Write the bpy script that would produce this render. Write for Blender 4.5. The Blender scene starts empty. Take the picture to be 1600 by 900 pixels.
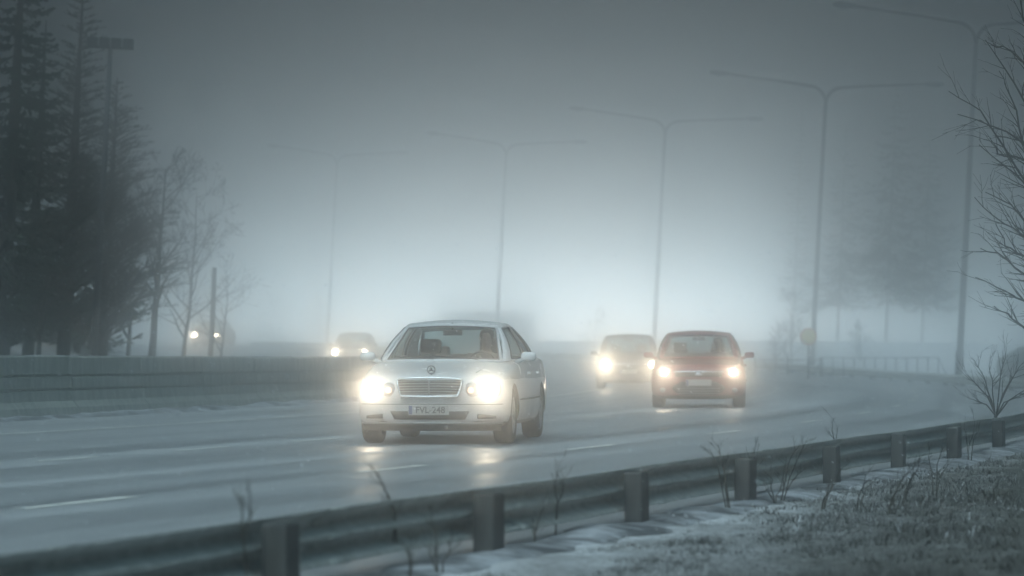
import bpy, bmesh, math, random
from mathutils import Vector, Matrix
R = math.radians
sc = bpy.context.scene
col = sc.collection

# ------------------------------------------------------------------ camera
cam = bpy.data.objects.new('camera', bpy.data.cameras.new('camera'))
col.objects.link(cam)
FPX, HOR = 5600.0, 545.0                       # focal length and horizon row of the 1600 px frame
CZ = 1.1                                       # eye height above the traffic lanes
cam.location = (0, 0, CZ)
cam.rotation_euler = (R(90) + math.atan((HOR - 450) / FPX), 0, 0)
cam.data.sensor_width = 36
cam.data.lens = FPX / 1600 * 36
cam.data.clip_start = 0.5
cam.data.clip_end = 6000
cam.data.dof.use_dof = True
cam.data.dof.focus_distance = 42.5
cam.data.dof.aperture_fstop = 2.4
sc.camera = cam

# ------------------------------------------------------------------ sky, sun, exposure
SUN_EL, SUN_AZ = 2.5, 0.0
w = bpy.data.worlds.new('World')
sc.world = w
w.use_nodes = True
nt = w.node_tree
nt.nodes.clear()
WS = dict(GLOW=1.36, BASE=.0007, OVER=5.0, ELW=.015, E0=.000, HW=.11, AZ=.010)


def WN(t, **k):
    n = nt.nodes.new(t)
    for a, b in k.items():
        setattr(n, a, b)
    return n


def WM(op, a, b=None, c=None):
    n = WN('ShaderNodeMath', operation=op)
    for i, v in enumerate((a, b, c)):
        if v is None:
            continue
        if isinstance(v, (int, float)):
            n.inputs[i].default_value = v
        else:
            nt.links.new(v, n.inputs[i])
    return n.outputs[0]


sky = WN('ShaderNodeTexSky', sky_type='NISHITA', sun_disc=False, sun_elevation=R(10), sun_rotation=R(SUN_AZ))
sky.dust_density = 3
# invented sky: low glow ahead to brighten the haze, dark band above, overhead fill
tc = WN('ShaderNodeTexCoord')
sep = WN('ShaderNodeSeparateXYZ')
nt.links.new(tc.outputs['Generated'], sep.inputs[0])
x_, y_, z_ = sep.outputs
el = WM('SUBTRACT', z_, WS['E0'])
ge = WM('EXPONENT', WM('MULTIPLY', WM('MULTIPLY', el, el), -1 / WS['ELW'] ** 2))
az = WM('SUBTRACT', WM('ARCTAN2', x_, y_), WS['AZ'])
ga = WM('EXPONENT', WM('MULTIPLY', WM('MULTIPLY', az, az), -1 / WS['HW'] ** 2))
gl = WM('MULTIPLY_ADD', WM('MULTIPLY', ge, ga), WS['GLOW'], WS['BASE'])
ov = WN('ShaderNodeMapRange', interpolation_type='SMOOTHSTEP')
nt.links.new(z_, ov.inputs[0])
ov.inputs[1].default_value = .25
ov.inputs[2].default_value = .8
ov.inputs[3].default_value = 0
ov.inputs[4].default_value = WS['OVER']
back = WM('POWER', WM('MULTIPLY_ADD', y_, -.5, .5), 1.6)            # added overhead fill weighted behind the viewer, keeping the haze ahead dark
gl = WM('ADD', gl, WM('MULTIPLY', ov.outputs[0], back))
bw = WN('ShaderNodeRGBToBW')
nt.links.new(sky.outputs[0], bw.inputs[0])
tint = WN('ShaderNodeMix', data_type='RGBA', blend_type='MULTIPLY')
tint.inputs[0].default_value = 1
nt.links.new(bw.outputs[0], tint.inputs[6])
tcol = WN('ShaderNodeMix', data_type='RGBA')
nt.links.new(WM('MULTIPLY', ge, ga), tcol.inputs[0])
tcol.inputs[6].default_value = (.45, .90, 1.16, 1)
tcol.inputs[7].default_value = (.94, .99, .99, 1)
nt.links.new(tcol.outputs[2], tint.inputs[7])
mx = WN('ShaderNodeMix', data_type='RGBA', blend_type='MIX')
mx.inputs[0].default_value = .9
nt.links.new(sky.outputs[0], mx.inputs[6])
nt.links.new(tint.outputs[2], mx.inputs[7])
scl = WN('ShaderNodeVectorMath', operation='SCALE')
nt.links.new(mx.outputs[2], scl.inputs[0])
nt.links.new(gl, scl.inputs['Scale'])
bg = WN('ShaderNodeBackground')
bg.inputs[1].default_value = .12
wo = WN('ShaderNodeOutputWorld')
nt.links.new(scl.outputs[0], bg.inputs[0])
nt.links.new(bg.outputs[0], wo.inputs[0])
w.cycles.sampling_method = 'MANUAL'
w.cycles.sample_map_resolution = 1024

sun = bpy.data.objects.new('sun', bpy.data.lights.new('sun', 'SUN'))
col.objects.link(sun)
sun.data.energy = 1.5
sun.data.angle = R(40)
sun.data.color = (.80, .97, 1.0)
sun.rotation_euler = (R(38), 0, R(-20))       # veiled daylight from high above, behind the camera

sc.view_settings.view_transform = 'Standard'
sc.view_settings.look = 'None'
sc.view_settings.gamma = 1
sc.view_settings.use_curve_mapping = False
sc.view_settings.exposure = .66
sc.cycles.use_denoising = True
sc.cycles.volume_bounces = 10
sc.cycles.max_bounces = 14
sc.cycles.transparent_max_bounces = 16
sc.cycles.sample_clamp_indirect = 10


# ------------------------------------------------------------------ materials
class MT:
    """small node helper"""
    def __init__(s, name, base=(.5, .5, .5), rough=.7, metal=0.0, spec=.5):
        s.m = bpy.data.materials.new(name)
        s.m.use_nodes = True
        s.t = s.m.node_tree
        s.b = s.t.nodes['Principled BSDF']
        s.b.inputs['Base Color'].default_value = (*base, 1)
        s.b.inputs['Roughness'].default_value = rough
        s.b.inputs['Metallic'].default_value = metal
        s.b.inputs['Specular IOR Level'].default_value = spec
        s.co = None

    def coord(s, kind='Object'):
        n = s.t.nodes.new('ShaderNodeTexCoord')
        return n.outputs[kind]

    def noise(s, scale=5, detail=4, rough=.6, vec=None, stretch=None, kind='Object'):
        v = vec or s.coord(kind)
        if stretch:
            mp = s.t.nodes.new('ShaderNodeMapping')
            mp.inputs['Scale'].default_value = stretch
            s.t.links.new(v, mp.inputs[0])
            v = mp.outputs[0]
        n = s.t.nodes.new('ShaderNodeTexNoise')
        n.inputs['Scale'].default_value = scale
        n.inputs['Detail'].default_value = detail
        n.inputs['Roughness'].default_value = rough
        s.t.links.new(v, n.inputs['Vector'])
        return n.outputs[0]

    def ramp(s, fac, stops):
        n = s.t.nodes.new('ShaderNodeValToRGB')
        e = n.color_ramp.elements
        while len(e) < len(stops):
            e.new(.5)
        for k, (p, c) in enumerate(stops):
            e[k].position = p
            e[k].color = (*c, 1) if len(c) == 3 else c
        s.t.links.new(fac, n.inputs[0])
        return n.outputs[0]

    def mix(s, fac, a, b, blend='MIX'):
        n = s.t.nodes.new('ShaderNodeMix')
        n.data_type = 'RGBA'
        n.blend_type = blend
        for i, v in ((0, fac), (6, a), (7, b)):
            if isinstance(v, (int, float)):
                n.inputs[i].default_value = v
            elif isinstance(v, tuple):
                n.inputs[i].default_value = (*v, 1)
            else:
                s.t.links.new(v, n.inputs[i])
        return n.outputs[2]

    def math(s, op, a, b=0.0):
        n = s.t.nodes.new('ShaderNodeMath')
        n.operation = op
        for i, v in enumerate((a, b)):
            if isinstance(v, (int, float)):
                n.inputs[i].default_value = v
            else:
                s.t.links.new(v, n.inputs[i])
        return n.outputs[0]

    def to(s, sock, inp):
        s.t.links.new(sock, s.b.inputs[inp])
        return s

    def bump(s, h, strength=.3, dist=.02):
        n = s.t.nodes.new('ShaderNodeBump')
        n.inputs['Strength'].default_value = strength
        n.inputs['Distance'].default_value = dist
        s.t.links.new(h, n.inputs['Height'])
        s.t.links.new(n.outputs[0], s.b.inputs['Normal'])
        return s


def mottled(name, c0, c1, scale=6, rough=.8, metal=0.0, bump=.2, stretch=None, lo=.35, hi=.65):
    m = MT(name, c0, rough, metal)
    n = m.noise(scale, 6, .65, stretch=stretch)
    m.to(m.ramp(n, [(lo, c0), (hi, c1)]), 'Base Color')
    if bump:
        m.bump(n, bump, .02)
    return m.m


M = {}
# wet road: UV.x = metres across, UV.y = metres along
a = MT('wet_asphalt', (.05, .05, .05), .25)
uv = a.coord('UV')
fine = a.noise(14, 5, .7, vec=uv)
streak = a.noise(1.0, 5, .6, vec=uv, stretch=(1.6, .03, 1))
patch = a.noise(.35, 4, .6, vec=uv, stretch=(1, .25, 1))
c = a.ramp(streak, [(.30, (.15, .16, .17)), (.48, (.30, .315, .325)), (.68, (.48, .495, .51))])
c = a.mix(.35, c, a.ramp(fine, [(.3, (.14, .147, .155)), (.7, (.46, .475, .49))]))
sp = a.t.nodes.new('ShaderNodeSeparateXYZ')
a.t.links.new(uv, sp.inputs[0])
trk = a.math('COSINE', a.math('MULTIPLY', a.math('SUBTRACT', sp.outputs[0], 1.3), 2 * math.pi / 1.775))
trk = a.math('MULTIPLY', a.ramp(trk, [(.1, (0, 0, 0)), (.9, (1, 1, 1))]), a.ramp(patch, [(.3, (.25, .25, .25)), (.7, (.75, .75, .75))]))
c = a.mix(trk, c, (.22, .23, .24))
slush = a.math('MULTIPLY', a.ramp(streak, [(.56, (0, 0, 0)), (.70, (1, 1, 1))]), a.ramp(patch, [(.40, (0, 0, 0)), (.62, (.55, .55, .55))]))
c = a.mix(slush, c, (.58, .60, .62))
a.to(c, 'Base Color')
r_ = a.ramp(streak, [(.32, (.27, .27, .27)), (.62, (.55, .55, .55))])
a.to(r_, 'Roughness')
a.bump(fine, .5, .006)
M['asphalt'] = a.m

a = MT('road_paint', (.6, .6, .58), .5)
n = a.noise(5, 5, .7)
a.to(a.ramp(n, [(.3, (.36, .36, .34)), (.55, (.76, .76, .72))]), 'Base Color')
M['paint'] = a.m

# ground: thin snow over dark heather and frozen grass
a = MT('snow_dusted_ground', (.4, .4, .4), .9)
gm = a.t.nodes.new('ShaderNodeNewGeometry')
n1 = a.noise(.7, 6, .62, vec=gm.outputs['Position'])
n2 = a.noise(16, 6, .75, vec=gm.outputs['Position'])
att = a.t.nodes.new('ShaderNodeAttribute')
att.attribute_name = 'snow'
f = a.math('ADD', a.math('MULTIPLY', n1, .35), a.math('MULTIPLY', n2, .65))
f = a.math('ADD', f, a.math('SUBTRACT', att.outputs['Fac'], .5))
snowf = a.ramp(f, [(.40, (0, 0, 0)), (.74, (1, 1, 1))])
soil = a.ramp(n2, [(.3, (.022, .024, .018)), (.7, (.07, .068, .05))])
a.to(a.mix(snowf, soil, (.72, .74, .77)), 'Base Color')
a.bump(f, .6, .08)
M['ground'] = a.m

M['concrete'] = None
a = MT('wet_concrete', (.3, .3, .28), .75)
n1 = a.noise(.9, 6, .65)
n2 = a.noise(7, 5, .7, stretch=(1, 1, .25))
n3 = a.noise(40, 3, .6)
c = a.ramp(n1, [(.3, (.25, .27, .245)), (.7, (.44, .46, .42))])
c = a.mix(.5, c, a.ramp(n2, [(.35, (.15, .17, .15)), (.6, (.48, .49, .45))]))
a.to(c, 'Base Color')
a.bump(n3, .3, .01)
M['concrete'] = a.m

M['galv'] = mottled('weathered_galvanised_steel', (.34, .36, .33), (.56, .57, .54), 9, .5, .2, .1)
M['post'] = mottled('dark_wet_post', (.035, .037, .036), (.075, .078, .074), 14, .7, 0, .3, stretch=(1, 1, .2))
M['pole'] = mottled('grey_lamp_pole', (.05, .055, .06), (.09, .095, .10), 4, .6, .3, .05)
M['lamphead'] = mottled('lamp_housing', (.07, .08, .085), (.12, .13, .135), 6, .5, 0, .05)
M['bark'] = mottled('dark_bark', (.03, .028, .025), (.075, .068, .06), 18, .9, 0, .5, stretch=(1, 1, .2))
M['twig'] = mottled('bare_twigs', (.022, .020, .018), (.05, .045, .04), 30, .85, 0, 0)
M['needle'] = mottled('spruce_needles', (.012, .024, .018), (.03, .05, .034), 3, .8, 0, 0)
M['larch'] = mottled('larch_twigs', (.02, .024, .018), (.05, .05, .038), 3, .85, 0, 0)
M['weed'] = mottled('dry_weed_stalk', (.03, .027, .02), (.08, .07, .052), 30, .85, 0, 0)
M['grass'] = mottled('frozen_heather', (.045, .048, .045), (.17, .172, .165), 3.5, .9, 0, 0)
M['snowtuft'] = mottled('snow_on_heather', (.5, .52, .55), (.78, .80, .82), 5, .9, 0, 0)
M['snowflake'] = MT('snowflake', (.85, .87, .9), .9).m
M['tyre'] = mottled('dirty_tyre', (.018, .018, .018), (.05, .05, .048), 30, .8, 0, .2)
M['alloy'] = mottled('dirty_alloy', (.25, .25, .25), (.45, .45, .45), 12, .4, .6, 0)
M['chrome'] = MT('chrome', (.65, .66, .68), .2, 1.0).m
M['black'] = mottled('black_plastic', (.012, .013, .014), (.035, .036, .038), 20, .55, 0, .05)
M['slat'] = MT('grille_slat', (.30, .31, .32), .4, .6).m
M['interior'] = mottled('dark_cabin_cloth', (.03, .032, .035), (.055, .058, .062), 30, .9, 0, 0)
M['skin'] = MT('skin', (.24, .15, .11), .6).m
M['hair'] = MT('dark_hair', (.02, .016, .013), .7).m
M['jacket'] = mottled('dark_jacket', (.018, .02, .026), (.035, .038, .046), 20, .9, 0, 0)
M['plate'] = MT('number_plate_white', (.42, .42, .41), .7).m
M['plate_blue'] = MT('number_plate_blue', (.05, .08, .22), .5).m
M['ink'] = MT('black_lettering', (.015, .015, .015), .6).m
M['yellow'] = mottled('sign_yellow', (.50, .38, .14), (.62, .48, .20), 5, .6, 0, 0)
M['signred'] = MT('sign_red', (.5, .06, .03), .5).m
M['shed'] = mottled('grey_render_wall', (.20, .21, .22), (.30, .31, .32), 1.5, .9, 0, .1)
M['shedroof'] = mottled('dark_felt_roof', (.05, .055, .06), (.10, .105, .11), 3, .8, 0, .1)
M['wood'] = mottled('grey_weathered_wood', (.06, .058, .052), (.15, .14, .125), 10, .85, 0, .3, stretch=(1, 1, .15))


def car_paint(name, c0, dirt):
    a = MT(name, c0, .30)
    n = a.noise(2.2, 6, .65)
    sepn = a.t.nodes.new('ShaderNodeSeparateXYZ')
    a.t.links.new(a.coord('Object'), sepn.inputs[0])
    # road grime thrown up over the sills and bumper
    low = a.t.nodes.new('ShaderNodeMapRange')
    a.t.links.new(sepn.outputs[2], low.inputs[0])
    low.inputs[1].default_value = .75
    low.inputs[2].default_value = .15
    low.inputs[3].default_value = 0.05
    low.inputs[4].default_value = .95
    fac = a.math('MULTIPLY', low.outputs[0], a.ramp(n, [(.25, (.35, .35, .35)), (.7, (1, 1, 1))]))
    a.to(a.mix(fac, c0, dirt), 'Base Color')
    rr = a.t.nodes.new('ShaderNodeMapRange')
    a.t.links.new(fac, rr.inputs[0])
    rr.inputs[3].default_value = .25
    rr.inputs[4].default_value = .8
    a.to(rr.outputs[0], 'Roughness')
    a.b.inputs['Coat Weight'].default_value = .4
    return a.m


M['white_paint'] = car_paint('silver_white_car_paint', (.70, .71, .72), (.19, .185, .175))
M['red_paint'] = car_paint('red_car_paint', (.26, .035, .040), (.14, .12, .115))
M['dark_paint'] = car_paint('dark_blue_grey_car_paint', (.05, .055, .065), (.10, .10, .10))
M['green_paint'] = car_paint('dark_green_car_paint', (.03, .05, .045), (.09, .09, .09))


def glass(name, tr, gloss=.10):
    m = bpy.data.materials.new(name)
    m.use_nodes = True
    t = m.node_tree
    t.nodes.clear()
    o = t.nodes.new('ShaderNodeOutputMaterial')
    tp = t.nodes.new('ShaderNodeBsdfTransparent')
    tp.inputs[0].default_value = (*tr, 1)
    g = t.nodes.new('ShaderNodeBsdfGlossy')
    g.inputs['Roughness'].default_value = .08
    mxs = t.nodes.new('ShaderNodeMixShader')
    fr = t.nodes.new('ShaderNodeFresnel')
    fr.inputs[0].default_value = 1.45
    t.links.new(fr.outputs[0], mxs.inputs[0])
    t.links.new(tp.outputs[0], mxs.inputs[1])
    t.links.new(g.outputs[0], mxs.inputs[2])
    t.links.new(mxs.outputs[0], o.inputs['Surface'])
    return m


M['glass'] = glass('windscreen_glass', (.56, .66, .66))
M['lens'] = glass('headlight_cover', (.9, .92, .92))


def emit(name, c, s):
    m = bpy.data.materials.new(name)
    m.use_nodes = True
    t = m.node_tree
    t.nodes.clear()
    o = t.nodes.new('ShaderNodeOutputMaterial')
    e = t.nodes.new('ShaderNodeEmission')
    e.inputs[0].default_value = (*c, 1)
    e.inputs[1].default_value = s
    t.links.new(e.outputs[0], o.inputs['Surface'])
    return m


WARM = (1.0, .84, .62)
M['beam'] = emit('lit_headlight', WARM, 12)
M['beam_far'] = emit('lit_headlight_far', WARM, 26)
M['beam_dim'] = emit('lit_parking_light', (1.0, .62, .36), 1.6)


# ------------------------------------------------------------------ mesh helpers
class MB:
    def __init__(s):
        s.v, s.f, s.mi = [], [], []

    def add(s, vs, fs, mi=0):
        k = len(s.v)
        s.v += [tuple(p) for p in vs]
        s.f += [tuple(i + k for i in q) for q in fs]
        s.mi += [mi] * len(fs)

    def box(s, a, b, mat=None, mi=0):
        (x0, y0, z0), (x1, y1, z1) = a, b
        vs = [(x0, y0, z0), (x1, y0, z0), (x1, y1, z0), (x0, y1, z0), (x0, y0, z1), (x1, y0, z1), (x1, y1, z1), (x0, y1, z1)]
        if mat:
            vs = [mat @ Vector(p) for p in vs]
        s.add(vs, [(0, 3, 2, 1), (4, 5, 6, 7), (0, 1, 5, 4), (1, 2, 6, 5), (2, 3, 7, 6), (3, 0, 4, 7)], mi)

    def rbox(s, a, b, r=.02, mat=None, mi=0):
        """box with chamfered edges"""
        bm = bmesh.new()
        bmesh.ops.create_cube(bm, size=1)
        for v in bm.verts:
            v.co = Vector([(a[i] + b[i]) / 2 + v.co[i] * (b[i] - a[i]) for i in range(3)])
        bmesh.ops.bevel(bm, geom=list(bm.edges) + list(bm.verts), offset=r, segments=2, profile=.5, affect='EDGES')
        vs = [v.co.copy() for v in bm.verts]
        if mat:
            vs = [mat @ p for p in vs]
        s.add(vs, [[v.index for v in f.verts] for f in bm.faces], mi)
        bm.free()

    def tube(s, pts, rad, n=6, cap=True, mi=0):
        pts = [Vector(p) for p in pts]
        if isinstance(rad, (int, float)):
            rad = [rad] * len(pts)
        vs, fs = [], []
        d0 = (pts[1] - pts[0]).normalized()
        up = Vector((0, 0, 1)) if abs(d0.z) < .9 else Vector((1, 0, 0))
        for i, p in enumerate(pts):
            d = (pts[min(i + 1, len(pts) - 1)] - pts[max(i - 1, 0)]).normalized()
            e1 = d.cross(up)
            if e1.length < 1e-5:
                e1 = d.cross(Vector((0, 1, 0)))
            e1.normalize()
            e2 = d.cross(e1)
            for k in range(n):
                t = 2 * math.pi * k / n
                vs.append(p + (e1 * math.cos(t) + e2 * math.sin(t)) * rad[i])
        for i in range(len(pts) - 1):
            for k in range(n):
                k2 = (k + 1) % n
                fs.append((i * n + k, i * n + k2, (i + 1) * n + k2, (i + 1) * n + k))
        if cap:
            fs.append(tuple(range(n))[::-1])
            fs.append(tuple((len(pts) - 1) * n + k for k in range(n)))
        s.add(vs, fs, mi)

    def grid(s, fn, nu, nv, mi=0, close_u=False):
        vs = [fn(i / nu, j / nv) for i in range(nu + 1) for j in range(nv + 1)]
        fs = [(i * (nv + 1) + j, (i + 1) * (nv + 1) + j, (i + 1) * (nv + 1) + j + 1, i * (nv + 1) + j + 1)
              for i in range(nu) for j in range(nv)]
        s.add(vs, fs, mi)

    def ellipsoid(s, c, r, nu=14, nv=8, mi=0, mat=None):
        vs, fs = [], []
        for j in range(nv + 1):
            ph = math.pi * j / nv
            for i in range(nu):
                th = 2 * math.pi * i / nu
                p = Vector((c[0] + r[0] * math.sin(ph) * math.cos(th), c[1] + r[1] * math.sin(ph) * math.sin(th), c[2] + r[2] * math.cos(ph)))
                vs.append(mat @ p if mat else p)
        for j in range(nv):
            for i in range(nu):
                i2 = (i + 1) % nu
                fs.append((j * nu + i, j * nu + i2, (j + 1) * nu + i2, (j + 1) * nu + i))
        s.add(vs, fs, mi)

    def lathe(s, prof, axis='x', n=24, c=(0, 0, 0), mi=0):
        """prof: (along axis, radius) pairs"""
        vs, fs = [], []
        for (h, r) in prof:
            for k in range(n):
                t = 2 * math.pi * k / n
                if axis == 'x':
                    vs.append((c[0] + h, c[1] + r * math.cos(t), c[2] + r * math.sin(t)))
                elif axis == 'y':
                    vs.append((c[0] + r * math.cos(t), c[1] + h, c[2] + r * math.sin(t)))
                else:
                    vs.append((c[0] + r * math.cos(t), c[1] + r * math.sin(t), c[2] + h))
        for i in range(len(prof) - 1):
            for k in range(n):
                k2 = (k + 1) % n
                fs.append((i * n + k, i * n + k2, (i + 1) * n + k2, (i + 1) * n + k))
        s.add(vs, fs, mi)

    def mesh(s, name, mats, smooth=False):
        me = bpy.data.meshes.new(name)
        me.from_pydata(s.v, [], s.f)
        for m in (mats if isinstance(mats, (list, tuple)) else [mats]):
            me.materials.append(m)
        if any(s.mi):
            me.polygons.foreach_set('material_index', s.mi)
        if smooth:
            me.polygons.foreach_set('use_smooth', [True] * len(me.polygons))
        me.update()
        return me

    def build(s, name, mats, parent=None, smooth=False, loc=None, fix=False):
        me = s.mesh(name, mats, smooth)
        if fix:
            bm = bmesh.new()
            bm.from_mesh(me)
            bmesh.ops.recalc_face_normals(bm, faces=bm.faces)
            bm.to_mesh(me)
            bm.free()
        o = bpy.data.objects.new(name, me)
        col.objects.link(o)
        if parent:
            o.parent = parent
        if loc:
            o.location = loc
        return o


def tag(o, label=None, cat=None, group=None, kind=None):
    if label:
        o['label'] = label
    if cat:
        o['category'] = cat
    if group:
        o['group'] = group
    if kind:
        o['kind'] = kind
    return o


def thing(name, label, cat, loc=(0, 0, 0), rz=0.0, group=None):
    o = bpy.data.objects.new(name, None)
    o.empty_display_size = .3
    col.objects.link(o)
    o.location = loc
    o.rotation_euler = (0, 0, rz)
    return tag(o, label, cat, group)


KIDS = {}


def copy_tree(o, parent=None):
    c = o.copy()
    col.objects.link(c)
    if parent:
        c.parent = parent
    for ch in [q for q in list(bpy.data.objects) if q.parent == o]:
        copy_tree(ch, c)
    return c


def shade(o, angle=40):
    """smooth faces, keep hard edges sharp"""
    me = o.data
    me.polygons.foreach_set('use_smooth', [True] * len(me.polygons))
    bm = bmesh.new()
    bm.from_mesh(me)
    for e in bm.edges:
        if len(e.link_faces) == 2:
            e.smooth = e.calc_face_angle(0) < R(angle)
    bm.to_mesh(me)
    bm.free()
    return o


# ------------------------------------------------------------------ where things stand
RAD = 280.0                                     # the road bends to the left after 25 m
P0 = Vector((-1.24, 19.3))
DIR = Vector((.265, .964)).normalized()
NOR = Vector((-DIR.y, DIR.x))                   # to the left of the guardrail, across the road
A0 = 25.0
CEN = P0 + DIR * A0 + NOR * RAD


def uva(x, y):
    """metres left of the guardrail line and metres along it"""
    p = Vector((x, y)) - P0
    al = p.dot(DIR)
    if al <= A0:
        return p.dot(NOR), al
    q = Vector((x, y)) - CEN
    ang = math.atan2(q.dot(DIR), -q.dot(NOR))
    return RAD - q.length, A0 + RAD * ang


def xy(u, al):
    if al <= A0:
        p = P0 + DIR * al + NOR * u
    else:
        t = (al - A0) / RAD
        p = CEN + (-NOR * math.cos(t) + DIR * math.sin(t)) * (RAD - u)
    return p.x, p.y


def heading(al):
    """rotation about z that turns +Y into the road's direction"""
    base = math.atan2(-DIR.x, DIR.y)
    return base + max(0, al - A0) / RAD


def sst(a, b, x):
    t = min(1, max(0, (x - a) / (b - a)))
    return t * t * (3 - 2 * t)


def rise(al):
    if al < 210:
        return .7 * sst(105, 200, al)
    return .7


def road_z(u, al):
    if u < 5:
        z = -.2 + .04 * max(u, -1)
    elif u < 16.3:
        z = 0
    else:
        z = .12 + .13 * sst(16.3, 20, u) + .62 * sst(156, 174, al)
    return z + rise(al) * (1 if u < 14 else 1 - .85 * sst(14, 22, u))


def H(x, y):
    """height of the ground"""
    u, al = uva(x, y)
    if u > 29:
        z = .25 + .62 * sst(156, 174, al) + .13 * min(u - 22, 9) + .012 * max(0, u - 31) * (1 - sst(170, 230, y)) + .05 * rise(al)
        z = min(z, 2.0) - .5 * sst(190, 250, y)
    elif u > 22:
        z = .25 + .62 * sst(156, 174, al) + .13 * (u - 22) + .15 * rise(al)
    elif u > -.7:
        z = road_z(u, al)
    else:
        z = -.24 + rise(al) * (1 - .5 * sst(-5, -30, u) if u < -5 else 1)
        z += min(1.2, max(0, -u - 5) * .16) * sst(95, 160, al)
        z += .10 * math.sin(x * 1.7 + 1) * math.sin(y * .9) * sst(-.7, -2.5, u) * .7
        z += .30 * math.exp(-((al - 27) / 7) ** 2) * sst(-.8, -2.6, u)
    if y > 250:
        z -= .3 * sst(250, 330, y) * sst(0, 22, x)
    return z


def at(px, y, py=None, z=None):
    """world point that the photo shows at pixel column px (and row py) at depth y"""
    s = FPX / y
    return Vector(((px - 800) / s, y, CZ - (py - HOR) / s if py is not None else z))


def on_curve(px, u_t, lo=60, hi=400):
    """farther point of column px that lies u_t metres from the guardrail"""
    best = None
    y = hi
    while y > lo:
        x = (px - 800) * y / FPX
        if uva(x, y)[0] > u_t + 0 and best is None:
            best = y
            pass
        y -= .25
        if best is not None:
            break
    return (px - 800) * (best or 150) / FPX, (best or 150)


# ------------------------------------------------------------------ haze
hz = MB()
hz.box((-150, -40, -4), (150, 412, 46))
haze = hz.build('haze', [])
tag(haze, kind='stuff')
vm = bpy.data.materials.new('haze')
vm.use_nodes = True
vt = vm.node_tree
vt.nodes.clear()
vo = vt.nodes.new('ShaderNodeOutputMaterial')
vp = vt.nodes.new('ShaderNodeVolumePrincipled')
vp.inputs['Density'].default_value = .0122
vp.inputs['Anisotropy'].default_value = .99
vp.inputs['Color'].default_value = (.978, .98, .982, 1)
vt.links.new(vp.outputs[0], vo.inputs['Volume'])
haze.data.materials.append(vm)


# ------------------------------------------------------------------ ground, roads
def axis(segs):
    out = []
    for a, b, st in segs:
        n = max(1, round((b - a) / st))
        out += [a + (b - a) * i / n for i in range(n)]
    return out + [segs[-1][1]]


xs = axis([(-145, -50, 8), (-50, -22, 2), (-22, 26, .6), (26, 60, 2), (60, 145, 8)])
ys = axis([(-35, 10, 3), (10, 60, .6), (60, 200, 1.4), (200, 300, 3), (300, 405, 6)])
gv, gf = [], []
snowa = []
for yy in ys:
    for xx in xs:
        z = H(xx, yy)
        u, al = uva(xx, yy)
        if -.05 < u < 16.2 or 16.8 < u < 28.8:
            z -= .12
        gv.append((xx, yy, z))
        s_ = .60
        if u < 0:
            s_ = .48 + .45 * sst(60, 110, al)
            if -1.6 < u:
                s_ += .06
            if u > -.5:
                s_ = .72
            # the verge gets darker and bushier towards the right
            s_ -= .11 * sst(1.0, 5.0, xx) * (1 - sst(50, 80, yy))
        if u > 29:
            s_ = .56 + .1 * sst(180, 260, yy)
        snowa.append(s_)
nx = len(xs)
for j in range(len(ys) - 1):
    for i in range(nx - 1):
        gf.append((j * nx + i, j * nx + i + 1, (j + 1) * nx + i + 1, (j + 1) * nx + i))
me = bpy.data.meshes.new('ground')
me.from_pydata(gv, [], gf)
me.attributes.new('snow', 'FLOAT', 'POINT').data.foreach_set('value', snowa)
me.materials.append(M['ground'])
me.polygons.foreach_set('use_smooth', [True] * len(me.polygons))
ground = bpy.data.objects.new('ground', me)
col.objects.link(ground)
tag(ground, kind='structure')


def strip(name, us, als, mat, dz, parent=None, thick=0):
    """a sheet laid along the road, UV in metres"""
    vs, fs, uvs = [], [], []
    for al in als:
        for u in us:
            x, y = xy(u, al)
            vs.append((x, y, road_z(u, al) + dz))
            uvs.append((u, al))
    n = len(us)
    for j in range(len(als) - 1):
        for i in range(n - 1):
            fs.append((j * n + i + 1, j * n + i, (j + 1) * n + i, (j + 1) * n + i + 1))
    me = bpy.data.meshes.new(name)
    me.from_pydata(vs, [], fs)
    lay = me.uv_layers.new(name='UVMap')
    for p in me.polygons:
        for li, vi in zip(p.loop_indices, p.vertices):
            lay.data[li].uv = uvs[vi]
    me.materials.append(mat)
    me.polygons.foreach_set('use_smooth', [True] * len(me.polygons))
    o = bpy.data.objects.new(name, me)
    col.objects.link(o)
    if parent:
        o.parent = parent
    return o


als = axis([(-45, 60, 2), (60, 290, 3)])
road = tag(strip('road', [-.3, 0, 1, 2.5, 4, 5, 6.5, 8, 10, 12, 14, 15.2, 16.1], als, M['asphalt'], 0), kind='structure')
far_road = tag(strip('far_carriageway', [16.9, 18, 20, 22, 24, 26, 28.6], axis([(-45, 230, 3)]), M['asphalt'], 0), kind='structure')


def dashes(name, u, first, length, period, a_end, wd=.12):
    mb_v, mb_f = [], []
    al = first
    while al < a_end:
        seg = [al, al + length / 2, al + length]
        k = len(mb_v)
        for q in seg:
            for uu in (u - wd / 2, u + wd / 2):
                x, y = xy(uu, q)
                mb_v.append((x, y, road_z(uu, q) + .004))
        for j in range(2):
            mb_f.append((k + 2 * j + 1, k + 2 * j, k + 2 * j + 2, k + 2 * j + 3))
        al += period
    me = bpy.data.meshes.new(name)
    me.from_pydata(mb_v, [], mb_f)
    me.materials.append(M['paint'])
    o = bpy.data.objects.new(name, me)
    col.objects.link(o)
    o.parent = road
    return o


dashes('lane_marking', 3.87, 13.3 - 7.8 * 3, 2.2, 7.8, 250)
dashes('lane_marking', 7.45, 14.2 - 3.9 * 5, 1.6, 3.9, 250)
o = strip('edge_line', [12.2, 12.34], axis([(-30, 260, 2)]), M['paint'], .004, road)
o = strip('edge_line', [.75, .87], axis([(-30, 260, 2)]), M['paint'], .004, road)
# ploughed slush along the foot of the wall and along the guardrail
random.seed(3)


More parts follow.
